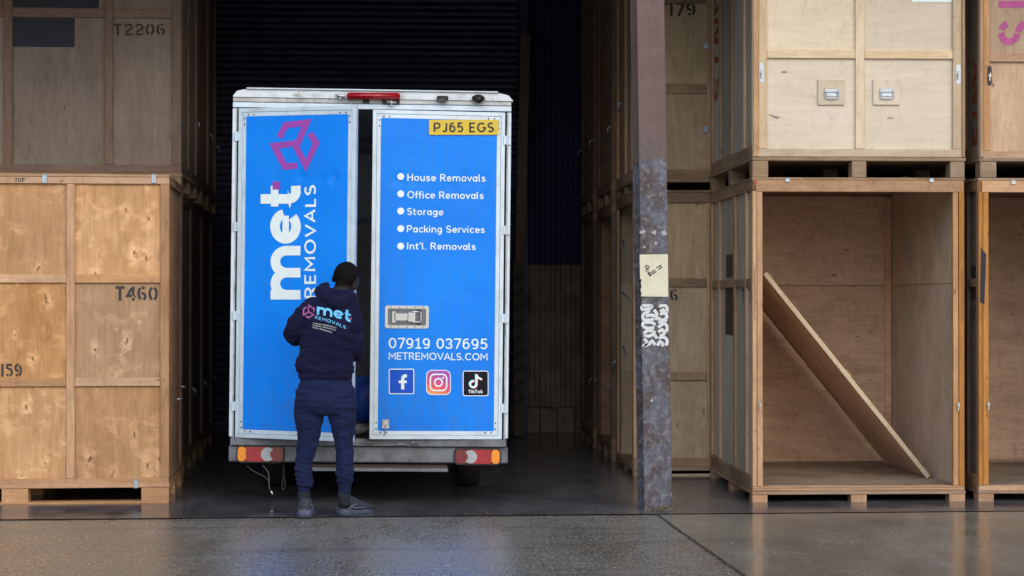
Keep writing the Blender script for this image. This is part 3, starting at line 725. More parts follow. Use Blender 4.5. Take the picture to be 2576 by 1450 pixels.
c4, M4 = crate('tan crate stencilled T179 on top of the crate with the 6, behind the steel column', 1.87, Y3, h3+.001, 0, w3, 1.5, 2.45, feet_h=zr4[0][0]-.03, deck=.03, front=sp4, left=sd4, right=sd4, back=sp4)
put_face_mesh(c4, stencil(c4, M4, 'T179', 1654, 1752, 8, 40, plane_n=.024), black_paint)
names_low = ['dim lower crate in the aisle right of the van, second from the column', 'farthest dim lower crate right of the van, by the corrugated wall']
names_up = ['dim upper crate right of the van, second from the column', 'farthest dim upper crate right of the van, by the dark sheeting']
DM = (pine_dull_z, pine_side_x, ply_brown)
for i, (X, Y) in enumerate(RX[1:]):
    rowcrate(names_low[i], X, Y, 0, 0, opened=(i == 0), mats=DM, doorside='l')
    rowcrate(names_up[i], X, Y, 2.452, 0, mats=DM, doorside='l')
for (zz, v) in ((.98, .06),): 
    bm = bmesh.new(); tube_bm(bm, [(0, 0, .03), (-.03, 0, .02), (-.035, 0, -.06)], .008); ell_bm(bm, (-.012, 0, .02), (.012, .02, .022), seg=10)
    link('turn_catch', mesh_of(bm, 'turn_catch', True), steel, c3, (-.002, 1.44, zz-.05))
    bm = bmesh.new(); tube_bm(bm, [(0, 0, .03), (-.03, 0, .02), (-.035, 0, -.06)], .008); ell_bm(bm, (-.012, 0, .02), (.012, .02, .022), seg=10)
    link('turn_catch', mesh_of(bm, 'turn_catch', True), steel, c4, (-.002, .9, .82))
# webbing loops inside the open crate
for (x0, y0, x1, y1) in ((1567, 605, 1571, 640), (1565, 735, 1598, 768), (1567, 870, 1578, 905)):
    bm = bmesh.new(); a_ = at(x0, y0, 17.9); b_ = at(x1, y1, 17.6); m_ = (a_+b_)/2+Vector((.01, 0, -.02))
    tube_bm(bm, [a_-Vector((1.87, Y3, 0)), m_-Vector((1.87, Y3, 0)), b_-Vector((1.87, Y3, 0))], [(.012, .003)]*3, 6)
    link('webbing_strap', mesh_of(bm, 'webbing_strap', True), strap_mat, c3)

# ---- open crate T867 (lower) and pale crate (upper)
Y5 = 14.6; x5 = at(1893, 1240, Y5).x; w5 = at(2427, 1240, Y5).x-x5; d5 = 2.15
M5 = Matrix.Translation((x5, Y5, 0))
zt = pz(M5, 2100, 483, 453); zbm = pz(M5, 2100, 1237, 1224)
def op_face(pm, rm): return dict(posts=[(0.036, .078), (w5-.088, w5-.048)], rails=[(zbm[0], zbm[1]), zt], pm=pm, rm=rm, panel=ply_tan, open=True, proud=.045)
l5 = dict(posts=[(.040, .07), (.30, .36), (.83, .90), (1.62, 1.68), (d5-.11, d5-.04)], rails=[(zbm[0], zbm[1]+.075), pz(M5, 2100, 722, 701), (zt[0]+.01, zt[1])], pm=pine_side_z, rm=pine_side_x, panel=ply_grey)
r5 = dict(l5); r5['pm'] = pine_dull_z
h5 = zs_(M5, 2100, 447)[0]
fe5 = zs_(M5, 2100, 1237)[0]-.0
def big_crate(label, x, z, front, leftspec, rightspec, fh, dk, h, pm, inner=True, blocks=None, bmat=None, dmat=None, mid=None):
    r, M = crate(label, x, Y5, z, 0, w5, d5, h, feet_h=fh, deck=dk, front=front, left=leftspec, right=rightspec,
                 back=dict(posts=[(0, .07), (w5-.07, w5)], rails=[leftspec['rails'][0], leftspec['rails'][1], leftspec['rails'][-1]], pm=pine_dull_z, rm=pine_side_x, panel=ply_brown),
                 bw=.115, bd=.13, bmat=bmat, dmat=dmat)
    return r, M
c5, M5 = big_crate('open-fronted empty crate stencilled T867 with a board leaning inside', x5, 0, op_face(pine_warm_z, pine_warm_x), l5, r5, zbm[0]-.022, .022, h5, pine_warm_z,
                   bmat=pine_warm_x, dmat=pine_side_x)
# corner posts beside the opening, floor sheet with ply layers, inside back posts, lining
part_box('corner_post', pine_side_z, c5, (.017, .02, (zbm[1]+h5-.02)/2), (.032, .04, h5-.022-zbm[1]))
part_box('corner_post', pine_orange_z, c5, (w5-.022, .02, (zbm[1]+h5-.02)/2), (.042, .04, h5-.022-zbm[1]))
part_box('floor_sheet', floor_ply, c5, (w5/2, d5/2+.02, zbm[1]+.001-.006), (w5-.085, d5-.13, .012))
for i, m in enumerate((pine_side_x, pine_warm_x, pine_side_x)):
    part_box('ply_layer', m, c5, (w5/2, -.003-(i % 2)*.002, zbm[0]+.006+i*.0125), (w5-.02, .004, .009), bev=.0005)
yb = d5-.036-.03
part_box('inner_post', ply_inner, c5, (w5-.080, yb-.002, (zbm[1]+zt[1])/2), (.055, .025, zt[1]-zbm[1]-.04))
zsm = zs_(Matrix.Translation((x5, Y5+yb, 0)), 2100, 719)[0]
part_box('inner_lining', ply_inner, c5, (w5/2, yb+.016, (zbm[1]+.01+zsm)/2), (w5-.09, .008, zsm-zbm[1]-.014), bev=.0008)
part_box('inner_lining', ply_inner, c5, (w5/2, yb+.016, (h5-.03+zsm)/2), (w5-.09, .008, h5-.036-zsm), bev=.0008)
zseam = zs_(Matrix.Translation((x5, Y5+d5/2, 0)), 2320, 716)[0]
wl = wood('ply_lining_pale', (.66, .53, .41), (.52, .40, .30), 'z', knot=.75, stain=.45, kscale=6, ksize=.05, grey=((.44, .41, .37), .45))
for sx, m in ((w5-.045, wl), (.045, ply_inner)):
    part_box('inner_lining', m, c5, (sx, d5/2-.0, (zbm[1]+zseam)/2), (d5-.14, .008, zseam-zbm[1]-.004), (0, 0, math.pi/2), bev=.0008)
    part_box('inner_lining', m, c5, (sx, d5/2-.0, (zseam+zt[1])/2), (d5-.14, .008, zt[1]-zseam-.004), (0, 0, math.pi/2), bev=.0008)
for px, py in ((1981, 454), (2343, 455)): clip(c5, M5, px, py, .034, .026)
for px in (1911, 2410):
    xx, zz = on_plane(px, 1019, M5); cam_lock(c5, xx, -.002, zz, s=.8)
bm = bmesh.new(); q = on_plane(1901, 459, M5); poly_bm(bm, arc(q[0], q[1], .011, .011, 0, 345, 12), -.003); put_face_mesh(c5, bm, red_dot, 'red_mark')
Ms5 = side_frame(M5)
put_face_mesh(c5, stencil(c5, Ms5, 'T867', 1867, 1890, 727, 764, plane_n=.0235, w=.15), black_paint, Mface=Ms5, M=M5)
def side_patch(root, M, Ms, x0, x1, y0, y1, n, mat, name='painted_patch'):
    a = on_plane(x0, y1, Ms, n); b = on_plane(x1, y0, Ms, n); bm = bmesh.new()
    poly_bm(bm, [(a[0], a[1]), (b[0], a[1]), (b[0], b[1]), (a[0], b[1])], n-.0015)
    put_face_mesh(root, bm, mat, name, Ms, M)
side_patch(c5, M5, Ms5, 1827, 1843, 640, 699, .0235, brown_paint); side_patch(c5, M5, Ms5, 1825, 1845, 723, 842, .0235, brown_paint)
# pencil scribbles down the corner posts
for px in (1899, 2421):
    bm = bmesh.new(); pts = []
    for i in range(60):
        t = i/59; py = 672+(808-672)*t; pts.append((px+2.6*math.sin(i*1.9)+1.2*math.sin(i*.7), py+3*math.cos(i*1.9)))
    L, Rr = ribbon(pts, .8); 
    aa = [bm.verts.new((on_plane(p.x, p.y, M5, -.001)[0], -.0015, on_plane(p.x, p.y, M5, -.001)[1])) for p in L]
    bb = [bm.verts.new((on_plane(p.x, p.y, M5, -.001)[0], -.0015, on_plane(p.x, p.y, M5, -.001)[1])) for p in Rr]
    for i in range(59):
        bm.faces.new((aa[i], aa[i+1], bb[i+1], bb[i]))
    put_face_mesh(c5, bm, pen_ink, 'pen_scribble')
# leaning door panel inside (its own thing)
fz = zbm[1]+.004
pb = gnd(2350, 1203, fz); pb.x = min(pb.x, x5+w5-.13)
ptop = at(1921, 690, pb.y); 
vec = Vector((ptop.x-pb.x, 0, ptop.z-pb.z)); Lp = vec.length; angp = math.atan2(vec.z, vec.x)
lp = thing('leaning_board', 'detached crate door leaning diagonally inside the open T867 crate', 'board', (pb.x, pb.y, fz), (0, -angp, 0))
TH = .044
part_box('panel', ply_inner, lp, (Lp/2, .675, -.006-.010), (Lp-.004, 1.325, .011), bev=.001)
part_box('edge_batten', pine_pale_x, lp, (Lp/2, .0, -.011), (Lp, .022, .036))
part_box('edge_batten', pine_side_x, lp, (Lp/2, 1.325, -.018), (Lp, .03, .045))
part_box('cross_batten', pine_side_x, lp, (Lp*.5, .62, -.034), (.065, 1.2, .022))
part_box('cross_batten', pine_side_x, lp, (.05, .62, -.034), (.065, 1.2, .022)); part_box('cross_batten', pine_side_x, lp, (Lp-.05, .62, -.034), (.065, 1.2, .022))
part_box('cross_batten', pine_side_x, lp, (Lp*.5, .70, -.0336), (Lp*.9, .065, .0195))

# pale crate above
z6 = h5+.001; M6 = Matrix.Translation((x5+.004, Y5, z6))
fe6 = zs_(M6, 2100, 405)[0]; db6 = zs_(M6, 2100, 396)[0]
zr6 = [pz(M6, 2100, 395, 375), pz(M6, 2100, 147, 126), (1.52, 1.585), (2.34, 2.42)]
uu = us(M6, 1909, 1930, 2153, 2175, 2398, 2420)
side6 = dict(posts=[(.04, .075), (.42, .46), (1.02, 1.07), (1.62, 1.68), (d5-.10, d5-.04)], rails=[(zr6[0][0]-.0, zr6[0][0]+.09), zr6[3]], pm=pine_side_z, rm=pine_side_x, panel=ply_grey)
f6 = dict(posts=[(uu[0], uu[1]), (uu[2], uu[3]), (uu[4], uu[5])], rails=zr6, pm=pine_pale_z, rm=pine_pale_x, panel=ply_pale)
c6, M6 = crate('pale new-looking plywood crate with two steel handles, above the open T867 crate', x5+.004, Y5, z6, 0, w5, d5, 2.45, feet_h=fe6, deck=db6-fe6, front=f6, left=side6, right=side6,
               back=dict(f6, panel=ply_brown), bw=.115, bd=.13)
part_box('corner_post', pine_side_z, c6, (uu[0]/2-.001, -.006, 1.29), (uu[0]-.004, .018, 2.27)); part_box('corner_post', pine_side_z, c6, ((uu[5]+w5)/2, -.006, 1.29), (w5-uu[5]-.004, .018, 2.27))
for (px, py, pw, ph) in ((2092, 232, 68, 64), (2231, 232, 68, 64)):
    q = on_plane(px, py, M6); s = 1/335.6
    part_box('backing_plate', ply_pale, c6, (q[0], .016, q[1]), (pw*s, .016, ph*s), bev=.001)
    bm = bmesh.new()
    box_bm(bm, -.052, .052, -.006, 0, -.006, .018, 0, .0015); box_bm(bm, -.040, .040, -.004, 0, -.040, -.010, 0, .0015)
    tube_bm(bm, [(-.050, -.010, .004), (-.050, -.012, -.045), (-.040, -.012, -.055), (.040, -.012, -.055), (.050, -.012, -.045), (.050, -.010, .004)], .0048, 8)
    for sx in (-.042, 0, .042): cyl_bm(bm, (sx, -.006, .012), (sx, -.009, .012), .004, n=8)
    link('lift_handle', mesh_of(bm, 'lift_handle'), galv, c6, (q[0], .006, q[1]+.006))
    for ax in (-.085, 0, .085):
        for az in (-.08, .08) if ax == 0 else (-.08, -.0, .08):
            part_box('screw', galv, c6, (q[0]+ax, .006, q[1]+az), (.006, .005, .006), bev=.001)
def slot_lock(root, M, px, py, mat=galv):
    q = on_plane(px, py, M); bm = bmesh.new(); poly_bm(bm, rrect(q[0], q[1], .034, .150, .0168), -.0015); put_face_mesh(root, bm, mat, 'slot_plate')
    cam_lock(root, q[0], -.003, q[1]+.0, s=.75, ang=.1)
slot_lock(c6, M6, 1916, 183); slot_lock(c6, M6, 2411, 187)
q = on_plane(2350, -4, M6); part_box('paper_label', white_vinyl, c6, (q[0], .022, q[1]+.0), (.33, .002, .05))
# orange stencil remnants on its shaded side
Ms6 = side_frame(M6)
bm = stencil(c6, Ms6, 'ANTS', 1796, 1812, -30, 260, plane_n=.0235, w=.15, vert=True)
put_face_mesh(c6, bm, red_paint, Mface=Ms6, M=M6)
for py in (116, 326):
    q = on_plane(1776, py, M4); part_box('metal_clip', galv, c4, (q[0], -.004, q[1]), (.045, .008, .055))
for py in (592, 1090):
    q = on_plane(1788, py, M3); part_box('metal_clip', galv, c3, (q[0], -.004, q[1]), (.045, .008, .055))

# ---- crates cut by the right edge of the frame
x7 = at(2462, 1240, Y5).x
M7 = Matrix.Translation((x7, Y5, 0))
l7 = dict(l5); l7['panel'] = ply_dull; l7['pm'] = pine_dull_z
c7, M7 = big_crate('open empty crate with orange-stained post at the right edge, ground level', x7, 0, op_face(pine_orange_z, pine_warm_x), l7, l7, zbm[0]-.022, .022, h5, pine_warm_z, bmat=pine_side_x, dmat=pine_side_x)
part_box('corner_post', pine_orange_z, c7, (.017, .02, (zbm[1]+h5-.02)/2), (.032, .04, h5-.022-zbm[1]))
part_box('corner_post', pine_orange_z, c7, (w5-.022, .02, (zbm[1]+h5-.02)/2), (.042, .04, h5-.022-zbm[1]))
part_box('floor_sheet', floor_ply, c7, (w5/2, d5/2+.02, zbm[1]-.005), (w5-.085, d5-.13, .012))
part_box('inner_lining', ply_inner, c7, (w5/2, yb+.016, (zbm[1]+zt[1])/2), (w5-.09, .008, zt[1]-zbm[1]-.04), bev=.0008)
part_box('inner_lining', ply_inner, c7, (.045, d5/2, (zbm[1]+zt[1])/2), (d5-.14, .008, zt[1]-zbm[1]-.04), (0, 0, math.pi/2), bev=.0008)
clip(c7, M7, 2549, 460, .034, .026); q = on_plane(2487, 1018, M7); cam_lock(c7, q[0]-.005, -.002, q[1], s=.8)
bm = bmesh.new(); a_ = on_plane(2465, 760, M7); b_ = on_plane(2474, 640, M7)
poly_bm(bm, [(a_[0], a_[1]), (a_[0]+.034, a_[1]-.02), (b_[0]+.02, b_[1]), (b_[0]-.02, b_[1]+.05)], -.003); put_face_mesh(c7, bm, dark_paint, 'painted_patch')
Ms7 = side_frame(M7)
side_patch(c7, M7, Ms7, 2445, 2462, 668, 706, .0235, brown_paint); side_patch(c7, M7, Ms7, 2443, 2458, 722, 755, .0235, brown_paint)
put_face_mesh(c7, stencil(c7, Ms7, '1239', 2432, 2462, 770, 803, plane_n=.0235), black_paint, Mface=Ms7, M=M7)
f8 = dict(posts=[(.03, .078), (.72, .785), (w5-.078, w5-.03)], rails=[pz(M6, 2100, 397, 379), pz(M6, 2100, 153, 132), (1.52, 1.585), (2.34, 2.42)], pm=pine_warm_z, rm=pine_warm_x, panel=ply_tan)
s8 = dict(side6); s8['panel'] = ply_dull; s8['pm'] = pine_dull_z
c8, M8 = crate('stained tan crate with purple letters at the top right edge', x7+.012, Y5, h5+.001, 0, w5, d5, 2.45, feet_h=fe6, deck=db6-fe6, front=f8, left=s8, right=s8, back=dict(f8, panel=ply_brown), bw=.13, bd=.13)
bm = stencil(c8, M8, 'NTS', 2512, 2608, -95, 118, plane_n=.024, w=.17, vert=True); put_face_mesh(c8, bm, purple_paint)
slot_lock(c8, M8, 2489, 191, brown_paint)
part_box('corner_post', pine_warm_z, c8, (.012, -.006, 1.29), (.028, .018, 2.27))
Ms8 = side_frame(M8); put_face_mesh(c8, stencil(c8, Ms8, 'ANTS', 2446, 2466, 155, 368, plane_n=.0235, w=.16, vert=True), red_paint, Mface=Ms8, M=M8)

# loose planks leaning in the dark beside the shutter
def plank(label, pts, Y, mat, w=.10, t=.03):
    a_, b_ = at(*pts[0], Y-.1), at(*pts[1], Y); b_ = Vector((b_.x, b_.y, b_.z)); v_ = b_-a_; L_ = v_.length
    o = part_box('leaning_plank', mat, None, (a_+b_)/2, (w, t, L_), bev=.003)
    o.rotation_euler = v_.to_track_quat('Z', 'Y').to_euler(); o.rotation_euler.z = 0 if False else o.rotation_euler.z
    return tag(o, label, 'plank')
def plank2(label, x0, z0, x1, z1, Y, w, mat):
    dx = x1-x0; dz = z1-z0; L_ = math.hypot(dx, dz)
    o = part_box('leaning_plank', mat, None, ((x0+x1)/2, Y, (z0+z1)/2), (w, .035, L_), (0, math.atan2(dx, dz), 0))
    return tag(o, label, 'plank')
a_ = at(1322, 88, 21.8); b_ = at(1296, 1110, 21.8)
plank2('tall timber plank standing in the dark beside the right edge of the shutter', b_.x, .02, a_.x, a_.z, 21.8, .11, pine_dull_z)
hz = thing('hazard_post', 'dark post with diagonal hazard stripes low beside the shutter', 'post', (at(1304, 1100, 21.5).x, 21.5, 0))
part_box('post_core', plain('post_dark', (.10, .09, .08), .8), hz, (0, 0, .98), (.11, .06, 1.92))
bm = bmesh.new()
for i in range(9):
    z_ = .35+i*.17; poly_bm(bm, [(-.05, z_), (.05, z_+.07), (.05, z_+.14), (-.05, z_+.07)], -.0325)
link('hazard_stripes', mesh_of(bm, 'hazard_stripes'), black_rub, hz)

# ------------------------------------------------------------------ steel column with sign and graffiti
xc = at(1656, 1292, 14.06).x; tilt = -R(.86)
col = thing('steel_column', 'tall steel I-beam column in peeling purple-grey paint between van and crates', 'column', (xc, 14.06, 0), (0, tilt, 0))
MC = Matrix.Translation((xc, 14.06, 0)) @ Euler((0, tilt, 0)).to_matrix().to_4x4()
def colpart(name, c, s): return part_box(name, col_m, col, c, s, bev=.003)
# the parts keep the column's own height as texture height: meshes built in place
def inplace(name, mat, parent, b, bev=.003):
    bm = bmesh.new(); box_bm(bm, *b, 0, bev); return link(name, mesh_of(bm, name), mat, parent)
inplace('flange', col_m, col, (-.101, .101, 0, .016, 0, 6.0)); inplace('web', col_m, col, (-.007, .007, .017, .41, 0, 6.0)); inplace('flange', col_m, col, (-.101, .101, .411, .427, 0, 6.0))
sg = thing('no_smoking_sign', 'faded yellowish square sign with a cigarette symbol on the column', 'sign', col.location, (0, tilt, 0))
def pc(px, py): return on_plane(px, py, MC)
bm = bmesh.new()
ol = [(1609, 641), (1680, 640), (1681, 747), (1612, 746), (1614, 738), (1611, 730), (1614, 722), (1612, 712), (1614, 705), (1610, 700)]
poly_bm(bm, [pc(*p) for p in ol][::-1], -.004, -.0015)
link('sign_plate', mesh_of(bm, 'sign_plate'), plain('sun_faded_sign', (.62, .63, .50), .5, 0, .04, 8, dirt=((.35, .32, .22), .3, 9)), sg)
bm = bmesh.new(); ident = lambda q: pc(q[0], q[1])
def quadpath(pts, w): ribbon_bm(bm, pts, w, ident, y=-.0052)
for pts, w in (([(1636, 687), (1648, 679)], 1.6), ([(1639, 691), (1651, 683)], 1.6), ([(1651, 675), (1661, 668), (1664, 673), (1656, 679)], 1.6),
               ([(1631, 684), (1638, 694)], 1.4), ([(1629, 686), (1636, 696)], 1.4),
               ([(1628, 684), (1625, 680), (1628, 676), (1623, 673), (1626, 669), (1623, 667)], 1.3), ([(1632, 681), (1629, 677), (1633, 673), (1629, 670), (1630, 667)], 1.3)):
    quadpath(pts, w*1.7)
link('cigarette_symbol', mesh_of(bm, 'cigarette_symbol'), black_paint, sg)
# graffiti tag: bubbly white letters on the flange
bm = bmesh.new()
_lift[0] = 0
gr = [
 [(1615, 770), (1616, 779), (1634, 776), (1640, 771), (1633, 769), (1615, 770)],
 [(1618, 790), (1617, 800), (1624, 806), (1645, 803)], [(1618, 790), (1630, 785), (1634, 776)], [(1624, 796), (1640, 793), (1648, 797)],
 [(1617, 822), (1619, 812), (1640, 812), (1648, 818)], [(1617, 822), (1630, 826), (1646, 824)], [(1619, 840), (1630, 832), (1646, 836), (1634, 846), (1619, 843)],
 [(1620, 852), (1628, 862), (1620, 870), (1633, 866), (1640, 858), (1648, 868)],
 [(1658, 771), (1668, 769), (1677, 772), (1677, 786), (1668, 780), (1661, 785)], [(1660, 792), (1670, 788), (1678, 797), (1668, 806), (1655, 800)],
 [(1656, 812), (1668, 808)], [(1674, 807), (1676, 810)], [(1656, 824), (1670, 815), (1678, 822), (1676, 836)], [(1656, 836), (1666, 830), (1671, 840), (1660, 846)],
 [(1657, 852), (1668, 848), (1678, 856), (1676, 870)], [(1654, 870), (1660, 860), (1668, 866), (1664, 871)], [(1645, 780), (1652, 790), (1650, 806)], [(1646, 842), (1653, 852)]]
def smoothpath(p, n=4):
    if len(p) < 3: return p
    out = []
    for i in range(len(p)-1):
        p0 = p[max(i-1, 0)]; p1 = p[i]; p2 = p[i+1]; p3 = p[min(i+2, len(p)-1)]
        for k in range(n):
            t = k/n; out.append(tuple(.5*((2*p1[j])+(-p0[j]+p2[j])*t+(2*p0[j]-5*p1[j]+4*p2[j]-p3[j])*t*t+(-p0[j]+3*p1[j]-3*p2[j]+p3[j])*t**3) for j in (0, 1)))
    return out+[p[-1]]
for p in gr: ribbon_bm(bm, smoothpath(p), 7.6, ident, y=-.0012)
link('graffiti_tag', mesh_of(bm, 'graffiti_tag'), plain('graffiti_white', (.58, .64, .68), .6, 0, .15, 30), col)
bm = bmesh.new()
for (px, py, rr) in ((1614, 585, 5), (1620, 583, 4), (1646, 585, 6), (1671, 587, 6), (1667, 585, 4), (1650, 612, 4), (1640, 715+293, 4), (1621, 622, 3)):
    q = pc(px, py); ph = random.random()*6
    poly_bm(bm, [(q[0]+math.cos(t/10*6.283)*rr/350*(1+.35*math.sin(t*2.1+ph)), q[1]+math.sin(t/10*6.283)*rr/350*(1+.3*math.cos(t*1.7+ph))) for t in range(10)], -.0013-len(bm.faces)*.0001)
link('putty_spots', mesh_of(bm, 'putty_spots'), plain('pale_putty', (.36, .35, .38), .8), col)
# weeds at the foot of the column
wroot = thing('weed_tuft', 'small yellowish weeds sprouting at the foot of the steel column', 'weeds', (xc+.03, 14.02, .008))
bm = bmesh.new()
for i in range(90):
    x = random.gauss(.0, .05); y = random.uniform(-.03, .01)+.0; z = random.uniform(.0, .035); s = random.uniform(.006, .014)
    M = Matrix.Translation((x, y, z)) @ Euler((random.uniform(-1, 1), random.uniform(-1, 1), random.uniform(0, 6))).to_matrix().to_4x4()
    bm.faces.new([bm.verts.new(M @ Vector(p)) for p in ((0, -s, 0), (s*.5, 0, .002), (0, s, 0), (-s*.5, 0, .002))])
tag(link('leaf_clump', mesh_of(bm, 'leaf_clump'), leaf_m, wroot), kind='stuff')

# ------------------------------------------------------------------ the van
YV = 14.7; SV = F/YV; roll = R(.62)
XV = at(932, 750, YV).x
vl = (XV-CH*math.sin(roll), YV, CH-CH*math.cos(roll))
van = thing('removal_van', 'white box van backed into the warehouse, blue rear doors lettered met removals, left door ajar', 'van', vl, (0, roll, 0))
MV = Matrix.Translation(vl) @ Euler((0, roll, 0)).to_matrix().to_4x4()
def V(px, py, n=0.0): return on_plane(px, py, MV, n)
def vbox(name, mat, px0, px1, py0, py1, n0, n1, parent=None, bev=.004):
    # de-rotated box from photo pixels measured at mid height of each side
    a = V((px0), (py0+py1)/2, n0); b = V(px1, (py0+py1)/2, n0); c = V((px0+px1)/2, py0, n0); d = V((px0+px1)/2, py1, n0)
    return part_box(name, mat, van, ((a[0]+b[0])/2, (n0+n1)/2, (c[1]+d[1])/2), (b[0]-a[0], n1-n0, c[1]-d[1]), bev=bev)
HW = 1.045; ZT = V(932, 226)[1]; ZR = V(932, 262)[1]; ZS = V(932, 1104)[1]; ZB = V(932, 1165)[1]
# box body: sides, floor, front bulkhead, roof
LBOX = 3.7
side_pan = plain('white_box_side', (.55, .58, .62), .45, 0, .05, 3)
for s in (-1, 1):
    part_box('box_side', side_pan, van, (s*(HW-.012), LBOX/2+.05, (ZS+ZR)/2), (.024, LBOX, ZR-ZS), bev=.002)
part_box('box_floor', sill_metal, van, (0, LBOX/2+.03, ZS-.03), (2*HW-.06, LBOX-.02, .05)); part_box('bulkhead', side_pan, van, (0, LBOX+.03, (ZS+ZR)/2), (2*HW-.06, .03, ZR-ZS))
# roof moulding with rounded ends
bm = bmesh.new()
zt1, zt0 = V(932, 231)[1], V(932, 250)[1]
prof = [(-HW+.002, zt0), (-HW+.002, zt1-.045), (-HW+.03, zt1-.012), (-HW+.08, zt1), (HW-.08, zt1), (HW-.02, zt1-.015), (HW+.013, zt1-.055), (HW+.015, zt0)]
poly_bm(bm, prof, -.02, LBOX+.05)
link('roof_moulding', mesh_of(bm, 'roof_moulding'), gelcoat, van)
part_box('roof_lip', alu, van, (0, -.012, zt1+.008), (2*HW-.20, .05, .012))
part_box('header_rail', alu_dirty, van, (0, .03, (V(932, 250)[1]+V(932, 262)[1])/2), (2*HW, .08, V(932, 250)[1]-V(932, 262)[1]-.002))
part_box('header_rail', alu, van, (0, .036, (V(932, 262)[1]+V(932, 276)[1])/2), (2*HW+.004, .08, V(932, 262)[1]-V(932, 276)[1]-.002))
for s in (-1, 1):
    part_box('corner_pillar', alu, van, (s*(HW-.013), .038, (ZS+ZR)/2-.02), (.030, .10, ZR-ZS-.06+.0)); part_box('corner_pillar', black_rub, van, (s*(HW-.0335), .05, (ZS+ZR)/2-.02), (.010, .08, ZR-ZS-.06))
part_box('sill', sill_metal, van, (0, .03, (ZS+V(932, 1122)[1])/2), (2*HW-.02, .12, ZS-V(932, 1122)[1]))
part_box('rear_panel', sill_metal, van, (0, .055, (V(932, 1123)[1]+ZB)/2), (2*HW+.01, .09, V(932, 1123)[1]-ZB), bev=.01)
# tread board
a = V(680, 1170); b = V(1128, 1177)
part_box('step_board', wood('step_wood', (.10, .075, .055), (.06, .045, .035), 'x', stain=.6), van, ((a[0]+b[0])/2+.12, -.035, a[1]-.012), (b[0]-a[0]-.26, .22, .03), (R(2), 0, 0))
part_box('step_edge', sill_metal, van, ((a[0]+b[0])/2+.12, -.150, a[1]-.018), (b[0]-a[0]-.25, .012, .026))
# rear lights
def light(px0, px1, py0, py1, flip):
    a = V(px0, py1); b = V(px1, py0); W = b[0]-a[0]; H = b[1]-a[1]
    cx, cz = (a[0]+b[0])/2, (a[1]+b[1])/2
    bm = bmesh.new(); poly_bm(bm, rrect(0, 0, W+.020, H+.018, .036), -.012, .01); hsg = link('rear_light', mesh_of(bm, 'rear_light'), hole, van, (cx, 0.0, cz))
    s = -1 if flip else 1     # amber at the outer end: left light at -x
    def seg(x0, x1, mat, nm, dz=1.0, y=-.026):
        bm = bmesh.new(); xa, xb = sorted((s*x0*W, s*x1*W)); poly_bm(bm, rrect((xa+xb)/2, 0, xb-xa-.002, (H-.004)*dz, .026 if abs(x0) > .4 or abs(x1) > .4 else .006), y, -.0125)
        bmesh.ops.bevel(bm, geom=[e for e in bm.edges if all(abs(v.co.y-y) < 1e-5 for v in e.verts)], offset=.004, segments=2, affect='EDGES')
        link(nm, mesh_of(bm, nm), mat, hsg)
    seg(-.5, -.31, lens_amber, 'indicator_lens'); seg(-.31, .18, lens_red, 'brake_lens'); seg(.18, .5, lens_dred, 'fog_lens', .96)
    bm = bmesh.new(); cxm = s*.22*W; rr = H*.46
    poly_bm(bm, [(cxm-s*0.02+rr*math.cos(R(t)), rr*math.sin(R(t))) for t in range(0, 360, 18)], -.0285, -.024)
    link('reversing_lens', mesh_of(bm, 'reversing_lens'), lens_clear, hsg)
    bm = bmesh.new(); rr2 = rr*.74
    poly_bm(bm, [(cxm+s*.036+rr2*math.cos(R(t)), rr2*math.sin(R(t))) for t in range(0, 360, 18)], -.0305, -.0287)
    link('inner_lens', mesh_of(bm, 'inner_lens'), lens_dred, hsg)
light(598, 713, 1124, 1161, False); light(1145, 1257, 1131, 1167, True)
# top clutter
a = V(873, 251); b = V(1007, 237)
bm = bmesh.new(); poly_bm(bm, rrect(0, 0, b[0]-a[0], b[1]-a[1], .018, 6), -.045, 0)
bmesh.ops.bevel(bm, geom=[e for e in bm.edges if all(v.co.y < -.04 for v in e.verts)], offset=.010, segments=3, affect='EDGES')
link('brake_light', mesh_of(bm, 'brake_light', True), lens_red, van, ((a[0]+b[0])/2, -.021, (a[1]+b[1])/2), (0, R(-.6), 0))
def clutter(name, mat, px, py, w, h, d=.04, n=-.02, bev=.006): 
    q = V(px, py); return part_box(name, mat, van, (q[0], n-d/2, q[1]), (w, d, h), bev=bev)
clutter('plate_lamp', hole, 1113, 249, .085, .035); clutter('plate_lamp', plain('lamp_hood', (.1, .1, .11), .4), 1111, 255, .07, .012, .05)
q = V(1203, 249); bm = bmesh.new(); ell_bm(bm, (0, 0, 0), (.05, .05, .028)); cyl_bm(bm, (0, -.02, -.005), (.004, -.055, -.018), .024, n=16)
link('reversing_camera', mesh_of(bm, 'reversing_camera', True), hole, van, (q[0], -.035, q[1]))
for px, py in ((857, 243), (985, 259)):
    q = V(px, py); bm = bmesh.new()
    box_bm(bm, -.035, .035, -.012, 0, -.008, .010, 0, .002); box_bm(bm, -.006, .006, -.03, 0, -.03, .02, 0, .002); tube_bm(bm, [(-.035, -.02, .012), (-.01, -.03, 0), (.03, -.025, -.004)], .007, 8)
    link('door_catch', mesh_of(bm, 'door_catch'), steel if px < 900 else alu_dirty, van, (q[0], -.022 if px < 900 else -.014, q[1]))
clutter('keeper_plate', hole, 984, 258, .13, .035, .006, -.011); clutter('keeper_plate', hole, 921, 255, .05, .035, .006, -.011)
for px, py in ((932, 1112), (1010, 1116), (1044, 1112)):
    q = V(px, py); bm = bmesh.new(); box_bm(bm, -.03, .03, -.02, 0, -.014, .014, 0, .003); cyl_bm(bm, (-.02, -.02, 0), (-.02, -.035, 0), .011); cyl_bm(bm, (.018, -.02, 0), (.018, -.03, 0), .009)
    link('sill_catch', mesh_of(bm, 'sill_catch'), sill_metal, van, (q[0], -.03, q[1]))
